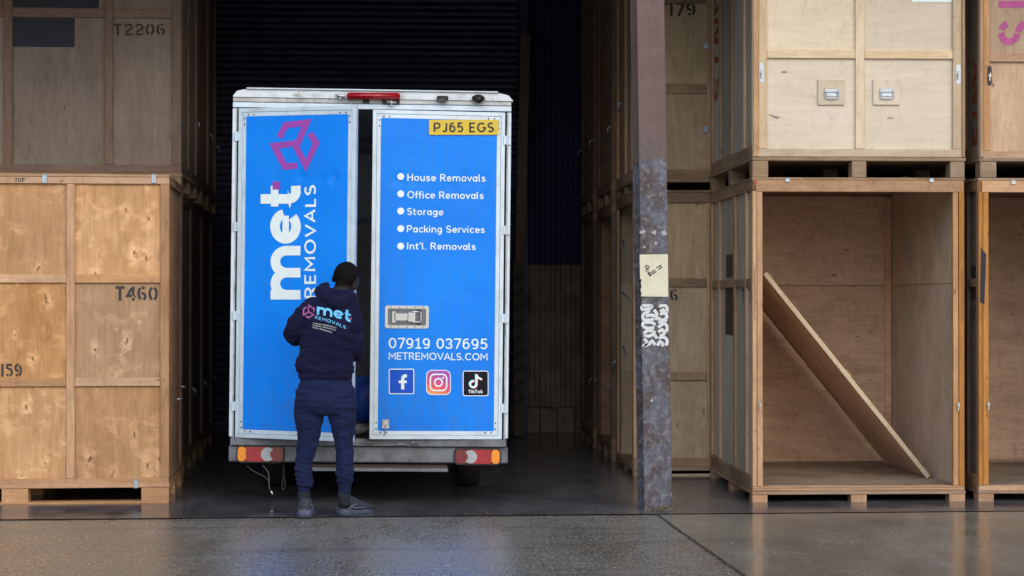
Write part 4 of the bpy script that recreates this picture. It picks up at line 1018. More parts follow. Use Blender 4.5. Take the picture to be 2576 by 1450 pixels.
# grass blades stuck on the roof edge
bm = bmesh.new()
for i in range(34):
    x = random.choice([random.gauss(-.42, .09), random.gauss(-.56, .02), random.gauss(.05, .02)]); L_ = random.uniform(.02, .055); an = random.uniform(-1.2, 1.2)
    p = Vector((x, -.02, zt1-.05)); q = p+Vector((math.sin(an)*L_, -.01, math.cos(an)*L_)); tube_bm(bm, [p, (p+q)/2+Vector((0, -.004, .004)), q], .0008, 3)
tag(link('grass_bits', mesh_of(bm, 'grass_bits'), plain('dry_grass', (.30, .26, .15), .8), van), kind='stuff')

# doors
ZD1 = V(932, 279)[1]; ZD0 = V(932, 1103)[1]; HD = ZD1-ZD0
def door(side, ang, W):
    """door mesh: local x from hinge to free edge (mirrored for the right door), local y = inwards"""
    hx = -HW+.045 if side == 'L' else HW-.045
    th = .036; fw = .062
    s = 1 if side == 'L' else -1
    loc = (hx, -.018, 0); rz = -ang if side == 'L' else ang
    x0, x1 = (0, W) if side == 'L' else (-W, 0)
    bm = bmesh.new(); box_bm(bm, x0+.004, x1-.004, .014, th-.002, ZD0+.004, ZD1-.004)
    d = link('rear_door', mesh_of(bm, 'rear_door'), side_pan, van, loc, (0, 0, rz))
    M = MV @ Matrix.Translation(loc) @ Euler((0, 0, rz)).to_matrix().to_4x4()
    # extruded frame of four mitred pieces, two steps each
    for (lay, o0, o1, ya) in ((0, 0.0, .030, -.004), (1, .0315, fw, -.001)):
        quad = [(x0, ZD0), (x1, ZD0), (x1, ZD1), (x0, ZD1)]
        def ins(o): return [(x0+o, ZD0+o), (x1-o, ZD0+o), (x1-o, ZD1-o), (x0+o, ZD1-o)]
        A, B = ins(o0), ins(o1)
        for i in range(4):
            j = (i+1) % 4; bm = bmesh.new(); poly_bm(bm, [A[i], A[j], B[j], B[i]], ya, th if lay == 0 else .003)
            bmesh.ops.bevel(bm, geom=[e for e in bm.edges if all(abs(v.co.y-ya) < 1e-5 for v in e.verts)], offset=.0018, segments=1, affect='EDGES')
            link('frame_bar', mesh_of(bm, 'frame_bar'), alu, d)
    # blue skin: a fine grid with shallow dents
    bm = bmesh.new(); nx, nz = 30, 70; G = {}
    dents = [(random.uniform(.1, .9), .80+random.uniform(-.012, .012), random.uniform(.022, .04), random.uniform(.010, .02)) for _ in range(6)]
    bx0, bx1, bz0, bz1 = x0+fw, x1-fw, ZD0+fw, ZD1-fw
    for i in range(nx+1):
        for j in range(nz*1+1):
            x = bx0+(bx1-bx0)*i/nx; z = bz0+(bz1-bz0)*j/nz; y = -.0
            for (dx, dz, dr, dp) in dents:
                q = ((x-(bx0+(bx1-bx0)*dx))**2+(z-(bz0+(bz1-bz0)*dz))**2)/(dr*dr); y += dp*.6*math.exp(-q)
            G[i, j] = bm.verts.new((x, y, z))
    for i in range(nx):
        for j in range(nz): bm.faces.new((G[i, j], G[i+1, j], G[i+1, j+1], G[i, j+1]))
    link('blue_skin', mesh_of(bm, 'blue_skin', True), blue, d, (0, .0006, 0))
    # rivets at the corners
    bm = bmesh.new()
    for cx_, cz_, sx, sz in ((x0+fw, ZD0+fw, -1, -1), (x1-fw, ZD0+fw, 1, -1), (x0+fw, ZD1-fw, -1, 1), (x1-fw, ZD1-fw, 1, 1)):
        for (ax, az) in ((.012, -.06), (.012, -.015), (-.02, .013), (-.065, .013)):
            px_, pz_ = cx_+sx*ax*1.0, cz_+sz*az*1.0
            cyl_bm(bm, (px_, -.001, pz_), (px_, -.0045, pz_), .0068, .005, n=10)
    link('rivets', mesh_of(bm, 'rivets'), rivet, d)
    # seal round the free edge, seen in the gap
    xe = x1 if s > 0 else x0
    bm = bmesh.new(); box_bm(bm, xe-.022-(.0 if s > 0 else -.03), xe+(.0 if s > 0 else .01)-.004*s, th+.001, th+.028, ZD0+.02, ZD1-.02)
    link('door_seal', mesh_of(bm, 'door_seal'), black_rub, d)
    # hinges
    for k in (.085, .36, .63, .905):
        zz = ZD0+HD*(1-k)
        bm = bmesh.new(); cyl_bm(bm, (-s*.018, -.010, zz-.035), (-s*.018, -.010, zz+.035), .009, n=12); box_bm(bm, min(-s*.045, s*.012), max(-s*.045, s*.012), -.012, -.004, zz-.034, zz+.034, 0, .002)
        link('hinge', mesh_of(bm, 'hinge'), alu, d)
    cyl = bmesh.new(); cyl_bm(cyl, (-s*.018, -.002, ZD0-.02), (-s*.018, -.002, ZD1), .006, n=10); link('hinge_rod', mesh_of(cyl, 'hinge_rod'), alu_dirty, d)
    return d, M
dL, MDL = door('L', R(22.5), .962)
dR, MDR = door('R', R(4.5), .998)
def dl(px, py): return on_plane(px, py, MDL)
# --- left door: cube emblem, the word met, REMOVALS
YT = -.0016
def emblem(bm, f, w, y=YT):
    for pts in ([(395, 455), (440, 365), (592, 347), (530, 495), (357, 515), (435, 665), (522, 657)], [(617, 425), (662, 495), (585, 658), (512, 510)]):
        ribbon_bm(bm, pts, w, f, y)
Z4 = lambda q: (566+.347*q[0], 188.7+.347*q[1])
bm = bmesh.new(); emblem(bm, lambda q: dl(*Z4(q)), 45); link('cube_emblem', mesh_of(bm, 'cube_emblem'), purple_vinyl, dL)
def met_strokes(w=24):
    r = 27.75
    m = [[(12, 0), (12, 75)], arc(39.75, 35.25, r, r, 172, 0, 12)+[(67.5, 0)], arc(95.25, 35.25, r, r, 172, 0, 12)+[(123, 0)]]
    ex = 141; e_ = [[(ex+12, 37)]+[(ex+70, 37)], arc(ex+43, 37.5, 31.5, 26.5+0, 10, 318, 26)]
    tx = 234; t_ = [[(tx+19, 100), (tx+19, 30)]+arc(tx+38, 30, 19, 19, 180, 262, 6)+[(tx+52, 12)], [(tx, 65), (tx+52, 65)]]
    return m+e_+t_
def met(bm, f, y=YT):
    for i, st in enumerate(met_strokes()):
        w = 24 if i not in (3, 6) else (16 if i == 3 else 19)
        ribbon_bm(bm, st, w, f, y)
bm = bmesh.new(); met(bm, lambda q: dl(756-q[1]*1.0, 754-q[0])); link('met_lettering', mesh_of(bm, 'met_lettering'), white_vinyl, dL)
bm = bmesh.new(); ribbon_bm(bm, [(695.5, 477.5), (695.5, 457.5)], 19, lambda q: dl(*q), YT-.0008); link('purple_square', mesh_of(bm, 'purple_square'), purple_vinyl, dL)
bm = bmesh.new(); text_fit(bm, 'REMOVALS', MDL, 766, 795, 465, 752, y=YT, bold=.145, rot=True, gap=.13, rnd=False); link('lettering', mesh_of(bm, 'lettering'), white_vinyl, dL)
# --- right door
def dr(px, py): return on_plane(px, py, MDR)
sl = .010
rows = [('House Removals', 1024, 1222, 437, 456, 444.5), ('Office Removals', 1024, 1217, 481, 499.5, 488), ('Storage', 1023, 1116, 523.5, 541.5, 531.5), ('Packing Services', 1023, 1220, 567, 585, 575.6), ("Int'l. Removals", 1023, 1197, 610, 628, 619.7)]
for (s_, x0, x1, yt, ybs, bc) in rows:
    bm = bmesh.new(); text_fit(bm, s_, MDR, x0, x1, yt, ybs, y=YT, bold=.138, slope=sl)
    b2 = bmesh.new(); poly_bm(b2, [dr(1008+8.7*math.cos(R(t)), bc+8.7*math.sin(R(t))) for t in range(0, 360, 15)], YT); link('bullet', mesh_of(b2, 'bullet'), white_vinyl, dR)
    link('lettering', mesh_of(bm, 'lettering'), white_vinyl, dR)
bm = bmesh.new(); text_fit(bm, '07919 037695', MDR, 977, 1227, 850, 877, y=YT, bold=.130, slope=sl); link('lettering', mesh_of(bm, 'lettering'), white_vinyl, dR)
bm = bmesh.new(); text_fit(bm, 'METREMOVALS.COM', MDR, 977, 1227, 886.5, 905, y=YT, bold=.130, slope=sl); link('lettering', mesh_of(bm, 'lettering'), white_vinyl, dR)
def rr_px(x0, x1, y0, y1, r, M): 
    pts = rrect((x0+x1)/2, (y0+y1)/2, x1-x0, y1-y0, r); return [on_plane(p[0], p[1], M) for p in pts]
def icon(x0, x1, y0, y1, inner, r=7, b=2.3):
    bm = bmesh.new(); poly_bm(bm, rr_px(x0, x1, y0, y1, r, MDR), YT, mi=0); poly_bm(bm, rr_px(x0+b, x1-b, y0+b, y1-b, r-1.5, MDR), YT-.0004, mi=1); return bm
bm = icon(978, 1042, 928, 992, None, 4)
fdr = lambda q: dr(*q)
ribbon_bm(bm, [(1013, 980), (1013, 955)]+[(1014, 949), (1018, 946), (1023.5, 946)], 8, fdr, YT-.0008, 0); ribbon_bm(bm, [(1003, 961), (1023, 961)], 6.5, fdr, YT-.0010, 0)
link('facebook_icon', mesh_of(bm, 'facebook_icon'), [white_vinyl, fb_blue], dR).name = 'social_icon'
def insta_mat():
    k = NT('gradient_vinyl'); tc = k.n('TexCoord'); sx = k.n('SeparateXYZ'); k.put(sx.inputs[0], tc.outputs['Generated'])
    t = k.math('ADD', k.math('MULTIPLY', sx.outputs[2], 1.0), k.math('MULTIPLY', sx.outputs[0], .35))
    q = k.n('ValToRGB'); k.put(q.inputs[0], t); el = q.color_ramp.elements; el[0].position = .05; el[0].color = (.85, .42, .10, 1); el[1].position = 1.1; el[1].color = (.35, .06, .45, 1)
    x = q.color_ramp.elements.new(.5); x.color = (.72, .06, .14, 1)
    k.base(q.outputs[0]); k.rough(.4); return k.m
bm = icon(1072, 1134, 931, 994, None, 14, 2.0)
def ringr(cx, cy, hw, r, w, y, mi=0):
    pts = rrect(cx, cy, 2*hw, 2*hw, r, 6); pts = pts+[pts[0]]; ribbon_bm(bm, pts, w, fdr, y, mi)
ringr(1103, 962.5, 20.5, 11, 3.8, YT-.0008); ringr(1103, 962.5, 9.5, 9.4, 4, YT-.0008)
poly_bm(bm, [dr(1114.5+2.6*math.cos(R(t)), 951+2.6*math.sin(R(t))) for t in range(0, 360, 30)], YT-.0014)
link('social_icon', mesh_of(bm, 'social_icon'), [white_vinyl, insta_mat()], dR)
bm = icon(1164, 1229, 933, 997, None, 6, 2.0)
note = [(1198.5, 942), (1198.5, 967)]; hook = [(1198.5, 945), (1203, 951), (1212, 955)]; ring = arc(1190.5, 967, 7.4, 7.4, 285, 0, 12)[::-1]
for (dx, dy, mi, yy) in ((-1.2, -.8, 2, -.0008), (1.3, 1.0, 3, -.0012), (0, 0, 0, -.0022)):
    for p, w in ((note, 5.2), (hook, 5.2), (arc(1190.5, 967, 8, 8, 0, 285, 16), 4.8)):
        ribbon_bm(bm, [(a_+dx, b_+dy) for a_, b_ in p], w, fdr, YT+yy, mi)
text_fit(bm, 'TikTok', MDR, 1178, 1214, 981.5, 989.5, y=YT-.001, bold=.19, mi=0)
link('social_icon', mesh_of(bm, 'social_icon'), [white_vinyl, tt_black, tt_cyan, tt_red], dR)
# number plate
bm = bmesh.new(); poly_bm(bm, rr_px(1079, 1254, 302, 340, 2, MDR), -.009, -.006)
bmesh.ops.bevel(bm, geom=[e for e in bm.edges if all(v.co.y < -.0089 for v in e.verts)], offset=.001, segments=1, affect='EDGES')
text_fit(bm, 'PJ65 EGS', MDR, 1090, 1243, 309, 333.5, y=-.0096, bold=.17, mi=1, gap=.10, rnd=False)
link('number_plate', mesh_of(bm, 'number_plate'), [plate_y, black_paint], dR)
# recessed slam lock
bm = bmesh.new(); a = dr(968, 826); b = dr(1079, 770); W_, H_ = b[0]-a[0], b[1]-a[1]; cx_, cz_ = (a[0]+b[0])/2, (a[1]+b[1])/2
outer = rrect(0, 0, W_, H_, .018, 5); inner = rrect(0, 0, W_-.045, H_-.045, .008, 5); deep = rrect(.0, 0, W_-.052, H_-.05, .008, 5)
A = [bm.verts.new((p[0], -.006, p[1])) for p in outer]; A2 = [bm.verts.new((p[0], .0, p[1])) for p in outer]; B = [bm.verts.new((p[0], -.006, p[1])) for p in inner]; D_ = [bm.verts.new((p[0], -.0015, p[1])) for p in deep]
n_ = len(A)
for i in range(n_):
    j = (i+1) % n_; bm.faces.new((A[i], A[j], B[j], B[i])); bm.faces.new((B[i], B[j], D_[j], D_[i])); bm.faces.new((A2[i], A2[j], A[j], A[i]))
bm.faces.new(D_).material_index = 1
lk = link('lock_pan', mesh_of(bm, 'lock_pan'), [steel, plain('pan_shade', (.12, .14, .17), .4, .8)], dR, (cx_, 0, cz_))  # back face darker: the recess shade is put into its colour
# --- the lock's lever and bail sit in the same sub-part level as the pan (children of the door)
lk.parent = dR
bm = bmesh.new()
box_bm(bm, -.095, .03, -.016, -.003, -.034, .034, 0, .008); box_bm(bm, -.115, -.08, -.010, -.003, -.045, .045, 0, .004); box_bm(bm, .0, .07, -.020, -.003, -.042, .042, 0, .008)
cyl_bm(bm, (.028, -.02, 0), (.028, -.026, 0), .011, n=16)
tube_bm(bm, [(.04, -.016, .038), (.095, -.016, .040), (.103, -.016, .03), (.103, -.016, -.03), (.095, -.016, -.040), (.04, -.016, -.038)], .007, 8)
link('lock_lever', mesh_of(bm, 'lock_lever'), steel, dR, (cx_, -.0, cz_))
bm = bmesh.new()
for sz in (-.044, .044): box_bm(bm, .075, .105, -.022, -.003, sz-.009, sz+.009, 0, .004)
for i in range(5):
    for sz in (-1, 1): cyl_bm(bm, (-.12+i*.06, -.006, sz*(H_/2-.011)), (-.12+i*.06, -.0085, sz*(H_/2-.011)), .0045, n=8)
link('lock_stops', mesh_of(bm, 'lock_stops'), hole, dR, (cx_, 0, cz_))
# lower hold-back bracket
q = dr(970, 1067); bm = bmesh.new(); box_bm(bm, -.026, .026, -.008, -.003, -.035, .035, 0, .002); box_bm(bm, -.016, .016, -.018, -.008, -.01, .03, 0, .003); tube_bm(bm, [(0, -.02, 0), (-.004, -.024, -.04), (-.006, -.02, -.085)], .004, 8)
for ax in (-.015, .015):
    for az in (-.025, .024): cyl_bm(bm, (ax, -.008, az), (ax, -.012, az), .005, n=8)
link('holdback_bracket', mesh_of(bm, 'holdback_bracket'), steel, dR, (q[0], 0, q[1]))
# chassis, wheels, cab
for s in (-1, 1):
    part_box('chassis_rail', black_rub, van, (s*.42, 2.6, .56), (.09, 5.0, .14))
    for yy, rr in ((1.35, .34), (4.45, .34)):
        bm = bmesh.new()
        prof_ = [(0, .18), (.02, .2), (.03, rr-.06), (.0, rr-.03), (.02, rr), (.18, rr), (.2, rr-.03), (.17, rr-.06), (.18, .2), (.2, .18)]
        n = 28; rings = []
        for (dx, r_) in prof_: rings.append([bm.verts.new((dx-.1, r_*math.cos(6.2832*i/n), r_*math.sin(6.2832*i/n))) for i in range(n)])
        for k in range(len(rings)-1):
            for i in range(n): bm.faces.new((rings[k][i], rings[k][(i+1) % n], rings[k+1][(i+1) % n], rings[k+1][i]))
        wh = link('wheel', mesh_of(bm, 'wheel', True), black_rub, van, (s*.78, yy, .345-vl[2]))
        bm = bmesh.new(); cyl_bm(bm, (-.07, 0, 0), (.07, 0, 0), .19, n=20); link('rim', mesh_of(bm, 'rim'), sill_metal, wh)
bm = bmesh.new(); cyl_bm(bm, (-.75, 1.35, .345), (.75, 1.35, .345), .05); ell_bm(bm, (0, 1.35, .345), (.15, .15, .14)); link('rear_axle', mesh_of(bm, 'rear_axle'), black_rub, van)
for s in (-1, 1): part_box('mudflap', black_rub, van, (s*.80, .95, .42), (.26, .012, .36))
bm = bmesh.new()   # cab profile, extruded across
cabp = [(3.85, .35), (5.75, .35), (5.85, .75), (5.75, 1.1), (5.15, 1.35), (4.75, 2.05), (3.85, 2.1)]
A = [bm.verts.new((-.92, y, z)) for y, z in cabp]; B = [bm.verts.new((.92, y, z)) for y, z in cabp]
bm.faces.new(A); bm.faces.new(B[::-1])
for i in range(len(A)): j = (i+1) % len(A); bm.faces.new((A[i], B[i], B[j], A[j]))
bmesh.ops.bevel(bm, geom=list(bm.edges), offset=.05, segments=2, affect='EDGES')
link('cab', mesh_of(bm, 'cab', True), gelcoat, van)
bm = bmesh.new(); A = [bm.verts.new(p) for p in ((-.80, 5.12, 1.43), (.80, 5.12, 1.43), (.76, 4.83, 1.99), (-.76, 4.83, 1.99))]; bm.faces.new(A); bmesh.ops.translate(bm, vec=(0, .03, .01), verts=bm.verts)
link('windscreen', mesh_of(bm, 'windscreen'), hole, van)
for s in (-1, 1):
    bm = bmesh.new(); bm.faces.new([bm.verts.new(p) for p in ((s*.925, 4.0, 1.3), (s*.925, 4.95, 1.35), (s*.925, 4.62, 1.92), (s*.925, 4.0, 1.95))]); link('side_window', mesh_of(bm, 'side_window'), hole, van)
part_box('nose_cone', gelcoat, van, (0, 4.1, 2.6), (2.0, .9, .9), bev=.15)
# hanging straps and wiring under the sill
def P_(px, py, n): q = V(px, py, n); return (q[0], n, q[1])
def hang(pts, r, mat, name='hanging_strap', n=.06):
    bm = bmesh.new(); tube_bm(bm, [P_(p[0], p[1], n) for p in smoothpath(pts, 4)], r, 6); link(name, mesh_of(bm, name, True), mat, van)
cable_m = plain('grubby_cable', (.10, .10, .11), .8)
hang([(620, 1172), (640, 1187), (672, 1204), (677, 1225), (684, 1243)], .003, cable_m); hang([(660, 1170), (675, 1190), (677, 1215), (678, 1232)], .005, cable_m)
hang([(714, 1170), (712, 1200), (709, 1225), (713, 1232), (717, 1222), (716, 1200)], .002, cable_m); hang([(682, 1236), (686, 1244)], .006, white_vinyl)
# cargo seen through the gap
bagt = tag(link('plastic_bag', (lambda b: (ell_bm(b, (0, 0, .17), (.16, .14, .18), seg=28), mesh_of(b, 'plastic_bag', True))[1])(bmesh.new()), bag_blue, None, (at(915, 1000, 15.0).x, 15.12, at(915, 1060, 15.0).z)),
           'bright blue stuffed plastic bag in the gap between the van doors', 'bag')
for v_ in bagt.data.vertices: v_.co += Vector((noise.noise(v_.co*14), noise.noise(v_.co*14+Vector((5, 0, 0))), noise.noise(v_.co*11+Vector((0, 7, 0)))))*.03
cl = bmesh.new(); bmesh.ops.create_icosphere(cl, subdivisions=3, radius=.09, matrix=Matrix.Diagonal((1.1, .8, .4, 1)))
for v_ in cl.verts: v_.co += Vector((noise.noise(v_.co*22), noise.noise(v_.co*20+Vector((3, 0, 0))), noise.noise(v_.co*25)))*.03
tag(link('crumpled_cloth', mesh_of(cl, 'crumpled_cloth'), cloth_grey, None, (at(912, 1080, 14.9).x, 14.86, at(912, 1079, 14.9).z)), 'small crumpled grey cloth below the blue bag in the van doorway', 'cloth')

# ------------------------------------------------------------------ the man
YP = 13.80; SP = F/YP
def hp(px, py, dy=0.0): return at(px, py, YP+dy)
def slab_loft(bm, secs, n=28, pw=2.3):
    """secs: (py, pxL, pxR, depth radius, y offset): horizontal super-ellipse rings"""
    prev = None
    for (py, l, r_, ry, dy) in secs:
        a_ = hp(l, py, 0); b_ = hp(r_, py, 0); cx = (a_.x+b_.x)/2; rx = (b_.x-a_.x)/2; z = a_.z
        ring = []
        for k in range(n):
            t = 2*math.pi*k/n; c_, s_ = math.cos(t), math.sin(t)
            ring.append(bm.verts.new((cx+rx*math.copysign(abs(c_)**(2/pw), c_), YP+dy+ry*math.copysign(abs(s_)**(2/pw), s_), z)))
        if prev:
            for k in range(n): bm.faces.new((prev[k], prev[(k+1) % n], ring[(k+1) % n], ring[k]))
        else: bm.faces.new(ring)
        prev = ring
    bm.faces.new(prev[::-1])
# body: head, neck, trunk, arms, hands, legs as one skin
bm = bmesh.new()
hc = hp(871, 694, .10)
ell_bm(bm, hc, (.089, .103, .095), (R(18), R(16), 0), 26)          # cranium, bowed forward and to the right
ell_bm(bm, hp(882, 712, .135), (.058, .075, .070), (R(15), R(20), R(-15)), 20)      # face and jaw
ell_bm(bm, hp(893, 712, .205), (.013, .02, .022), seg=12)          # nose
ell_bm(bm, hp(888, 726, .185), (.03, .03, .018), seg=12)           # mouth, chin
tube_bm(bm, [hp(848, 768, .0), hp(853, 748, .02), hp(862, 722, .06), hp(868, 705, .08)], [.080, .062, .058, .060], 16)
for (px, py, dy) in ((889, 719, .060), (840, 701, .13)):
    ell_bm(bm, hp(px, py, dy), (.015, .020, .032), (R(20), R(14), R(-18)), 14)
slab_loft(bm, [(760, 790, 885, .07, 0), (800, 768, 890, .09, .0), (880, 765, 880, .09, .0), (960, 760, 880, .10, .0), (1030, 745, 893, .11, .0)])
for (pth, sgn) in (([(778, 778, 0, .055), (748, 815, .01, .045), (736, 843, .05, .040), (768, 848, .20, .034), (812, 842, .30, .026)], 1),
                   ([(884, 785, 0, .055), (895, 830, .01, .045), (896, 878, .03, .040), (891, 872, .17, .034), (884, 860, .30, .026)], -1)):
    P = [hp(a_, b_, c_) for a_, b_, c_, _ in pth]; tube_bm(bm, P, [q[3] for q in pth], 14)
    wv = (P[-1]-P[-2]).normalized(); wr = P[-1]
    palm_c = wr+wv*.045; ell_bm(bm, palm_c, (.042, .05, .017) if False else (.030, .050, .040), (0, 0, math.atan2(wv.y, wv.x)-math.pi/2), 16)
    side = Vector((wv.y, -wv.x, 0)).normalized()*sgn   # palm faces the other hand
    for k, (fl, fz) in enumerate(((.070, .028), (.078, .010), (.072, -.008), (.058, -.024))):
        b0 = palm_c+wv*.035+Vector((0, 0, fz)); b1 = b0+wv*fl*.45+side*.004; b2 = b1+wv*fl*.22+side*.020; b3 = b2+wv*fl*.02+side*.022
        tube_bm(bm, [b0-wv*.02, b0, b1, b2, b3], [.0095, .0095, .009, .0082, .007], 8)
    t0 = palm_c-wv*.01+Vector((0, 0, .03)); tube_bm(bm, [t0, t0+wv*.03+side*.018+Vector((0, 0, .018)), t0+wv*.055+side*.03+Vector((0, 0, .014))], [.013, .0105, .0085], 8)
for (ax, kx, fx, dyf) in ((782, 768, 765, 0), (860, 866, 866, .06)):
    tube_bm(bm, [hp(ax, 1020, 0), hp(kx, 1120, .01), hp(fx, 1180, .0), hp(fx, 1262, -.012+dyf*.5), hp(fx, 1282, dyf*.5)], [.085, .058, .048, .026, .024], 16)
body = link('person', remesh(mesh_of(bm, 'b'), .0065, 3, 'body'), skin)
body.data.materials.clear(); body.data.materials.append(skin)
tag(body, 'man in navy hoodie and joggers standing with his back turned at the open van door', 'person')
# hair: close-cropped cap
bm = bmesh.new(); ell_bm(bm, hc+Vector((-.001, .004, .004)), (.0905, .1045, .0965), (R(18), R(16), 0), 36)
zc = hp(870, 719).z
bmesh.ops.delete(bm, geom=[v for v in bm.verts if v.co.z < zc-.012+.12*max(0, v.co.x-hc.x+.01)+1.1*max(0, v.co.x-hc.x-.040)+.42*max(0, v.co.y-hc.y)], context='VERTS')
link('hair', mesh_of(bm, 'hair', True), hair_mat, body)
# hoodie
def foldn(p, n):
    z = p.z; x = p.x
    f = noise.noise(Vector((x*7, p.y*6, z*16)))*.010+noise.noise(Vector((x*11+z*7, p.y*9, z*11-x*8)))*.005
    low = max(0, 1-abs(z-1.07)/.14); f += low*noise.noise(Vector((x*9, p.y*6, z*45+x*14)))*.010
    rid = 1-abs(noise.noise(Vector((x*6-z*4+3, p.y*5, z*9+x*5))))*2; f += .010*max(0, rid)**3
    return f
bm = bmesh.new()
slab_loft(bm, [(744, 815, 876, .060, .02), (752, 785, 890, .085, .015), (764, 765, 900, .105, .01), (785, 758, 902, .122, 0), (815, 759, 900, .135, 0), (850, 757, 896, .135, 0), (885, 753, 888, .132, 0),
               (912, 747, 889, .135, 0), (926, 744, 890, .137, 0), (934, 746, 888, .132, 0), (938, 752, 885, .125, 0), (952, 754, 884, .122, 0)])
tube_bm(bm, [hp(800, 770, .01), hp(776, 782, .0), hp(755, 806, .0), hp(742, 828, .01), hp(735, 841, .04), hp(741, 847, .10), hp(765, 848, .20), hp(800, 843, .27)],
        [.07, .076, .070, .066, .062, .060, .050, .040], 18)
tube_bm(bm, [hp(870, 775, .01), hp(884, 790, .0), hp(893, 820, .0), hp(896, 850, .0), hp(895, 878, .01), hp(895, 892, .04), hp(892, 884, .12), hp(886, 866, .25)],
        [.07, .072, .062, .058, .060, .058, .052, .040], 18)
hoodie = link('hoodie', remesh(mesh_of(bm, 'h'), .008, 3, 'hoodie', foldn), hood_mat, body); hoodie.data.materials.clear(); hoodie.data.materials.append(hood_mat)
# hood lying on the shoulders
bm = bmesh.new()
tube_bm(bm, [hp(818, 722, .06), hp(806, 733, .02), hp(818, 746, -.05), hp(842, 764, -.095), hp(868, 758, -.06), hp(884, 748, .0), hp(888, 742, .07)],
        [.036, .044, .050, .052, .048, .040, .030], 16)
tube_bm(bm, [hp(822, 716, .08), hp(816, 728, .03), hp(828, 736, -.03), hp(850, 740, -.055), hp(872, 739, -.02), hp(884, 735, .06)], [.024, .032, .036, .036, .032, .026], 14)
ell_bm(bm, hp(845, 767, -.088), (.080, .040, .032), (0, R(6), 0), 18)
def hoodn(p, n): return noise.noise(Vector((p.x*9+p.z*10, p.y*8, p.z*28-p.x*9)))*.008
link('hood', remesh(mesh_of(bm, 'h2'), .007, 4, 'hood', hoodn), hood_mat, hoodie).data.materials.append(hood_mat)
for nm, secs in (('hem_band', [(936, 750.5, 886.5, .127, 0), (939, 749.5, 887.5, .130, 0), (950, 751, 886.5, .128, 0), (954, 753.5, 885, .123, 0)]),):
    bm = bmesh.new(); slab_loft(bm, secs, 40); link(nm, mesh_of(bm, nm, True), hood_mat, hoodie)
# trousers
def legn(p, n):
    z = p.z; x = p.x
    f = noise.noise(Vector((x*8, p.y*7, z*14)))*.009
    f += max(0, 1-abs(z-.88)/.20)*noise.noise(Vector((x*5+z*8, p.y*6, z*34)))*.013
    f += max(0, 1-abs(z-.30)/.14)*noise.noise(Vector((x*7, p.y*6, z*44+x*8)))*.020
    f += max(0, 1-abs(z-.55)/.20)*noise.noise(Vector((x*9, p.y*8, z*28-x*12)))*.012
    return f
bm = bmesh.new()
slab_loft(bm, [(944, 756, 882, .112, 0), (975, 749, 889, .128, -.008), (1000, 741, 896, .142, -.018), (1022, 738, 899, .145, -.018), (1038, 739, 898, .130, -.008), (1046, 744, 893, .10, 0)])
for secs in ([(1030, 739, 818, .118, -.005), (1060, 741, 814, .110, -.003), (1085, 745, 808, .098, 0), (1105, 748, 804, .088, .005), (1130, 745, 797, .080, .005), (1159, 742, 788, .076, -.005), (1190, 743, 786, .072, -.012), (1210, 744, 786, .068, -.012), (1220, 745, 785, .062, -.012), (1226, 750, 780, .050, -.012), (1243, 751, 779, .047, -.010)],
             [(1030, 822, 898, .118, -.005), (1060, 827, 896, .110, 0), (1085, 834, 893, .098, .005), (1105, 839, 890, .088, .008), (1130, 843, 889, .080, .01), (1159, 845, 889, .076, .005), (1190, 846, 888, .072, .0), (1210, 846, 887, .068, .01), (1220, 848, 885, .062, .015), (1226, 851, 882, .050, .02), (1243, 852, 881, .047, .02)]):
    slab_loft(bm, secs, 24, 2.1)
tr = link('trousers', remesh(mesh_of(bm, 't'), .0075, 3, 'trousers', legn), trou_mat, body); tr.data.materials.clear(); tr.data.materials.append(trou_mat)
for cx_, dyf in ((765, -.012), (866, .02)):
    bm = bmesh.new(); tube_bm(bm, [hp(cx_, 1238, dyf), hp(cx_, 1258, dyf), hp(cx_, 1272, dyf+.01)], [.046, .041, .046], 18); link('sock', mesh_of(bm, 'sock', True), sock_mat, body)
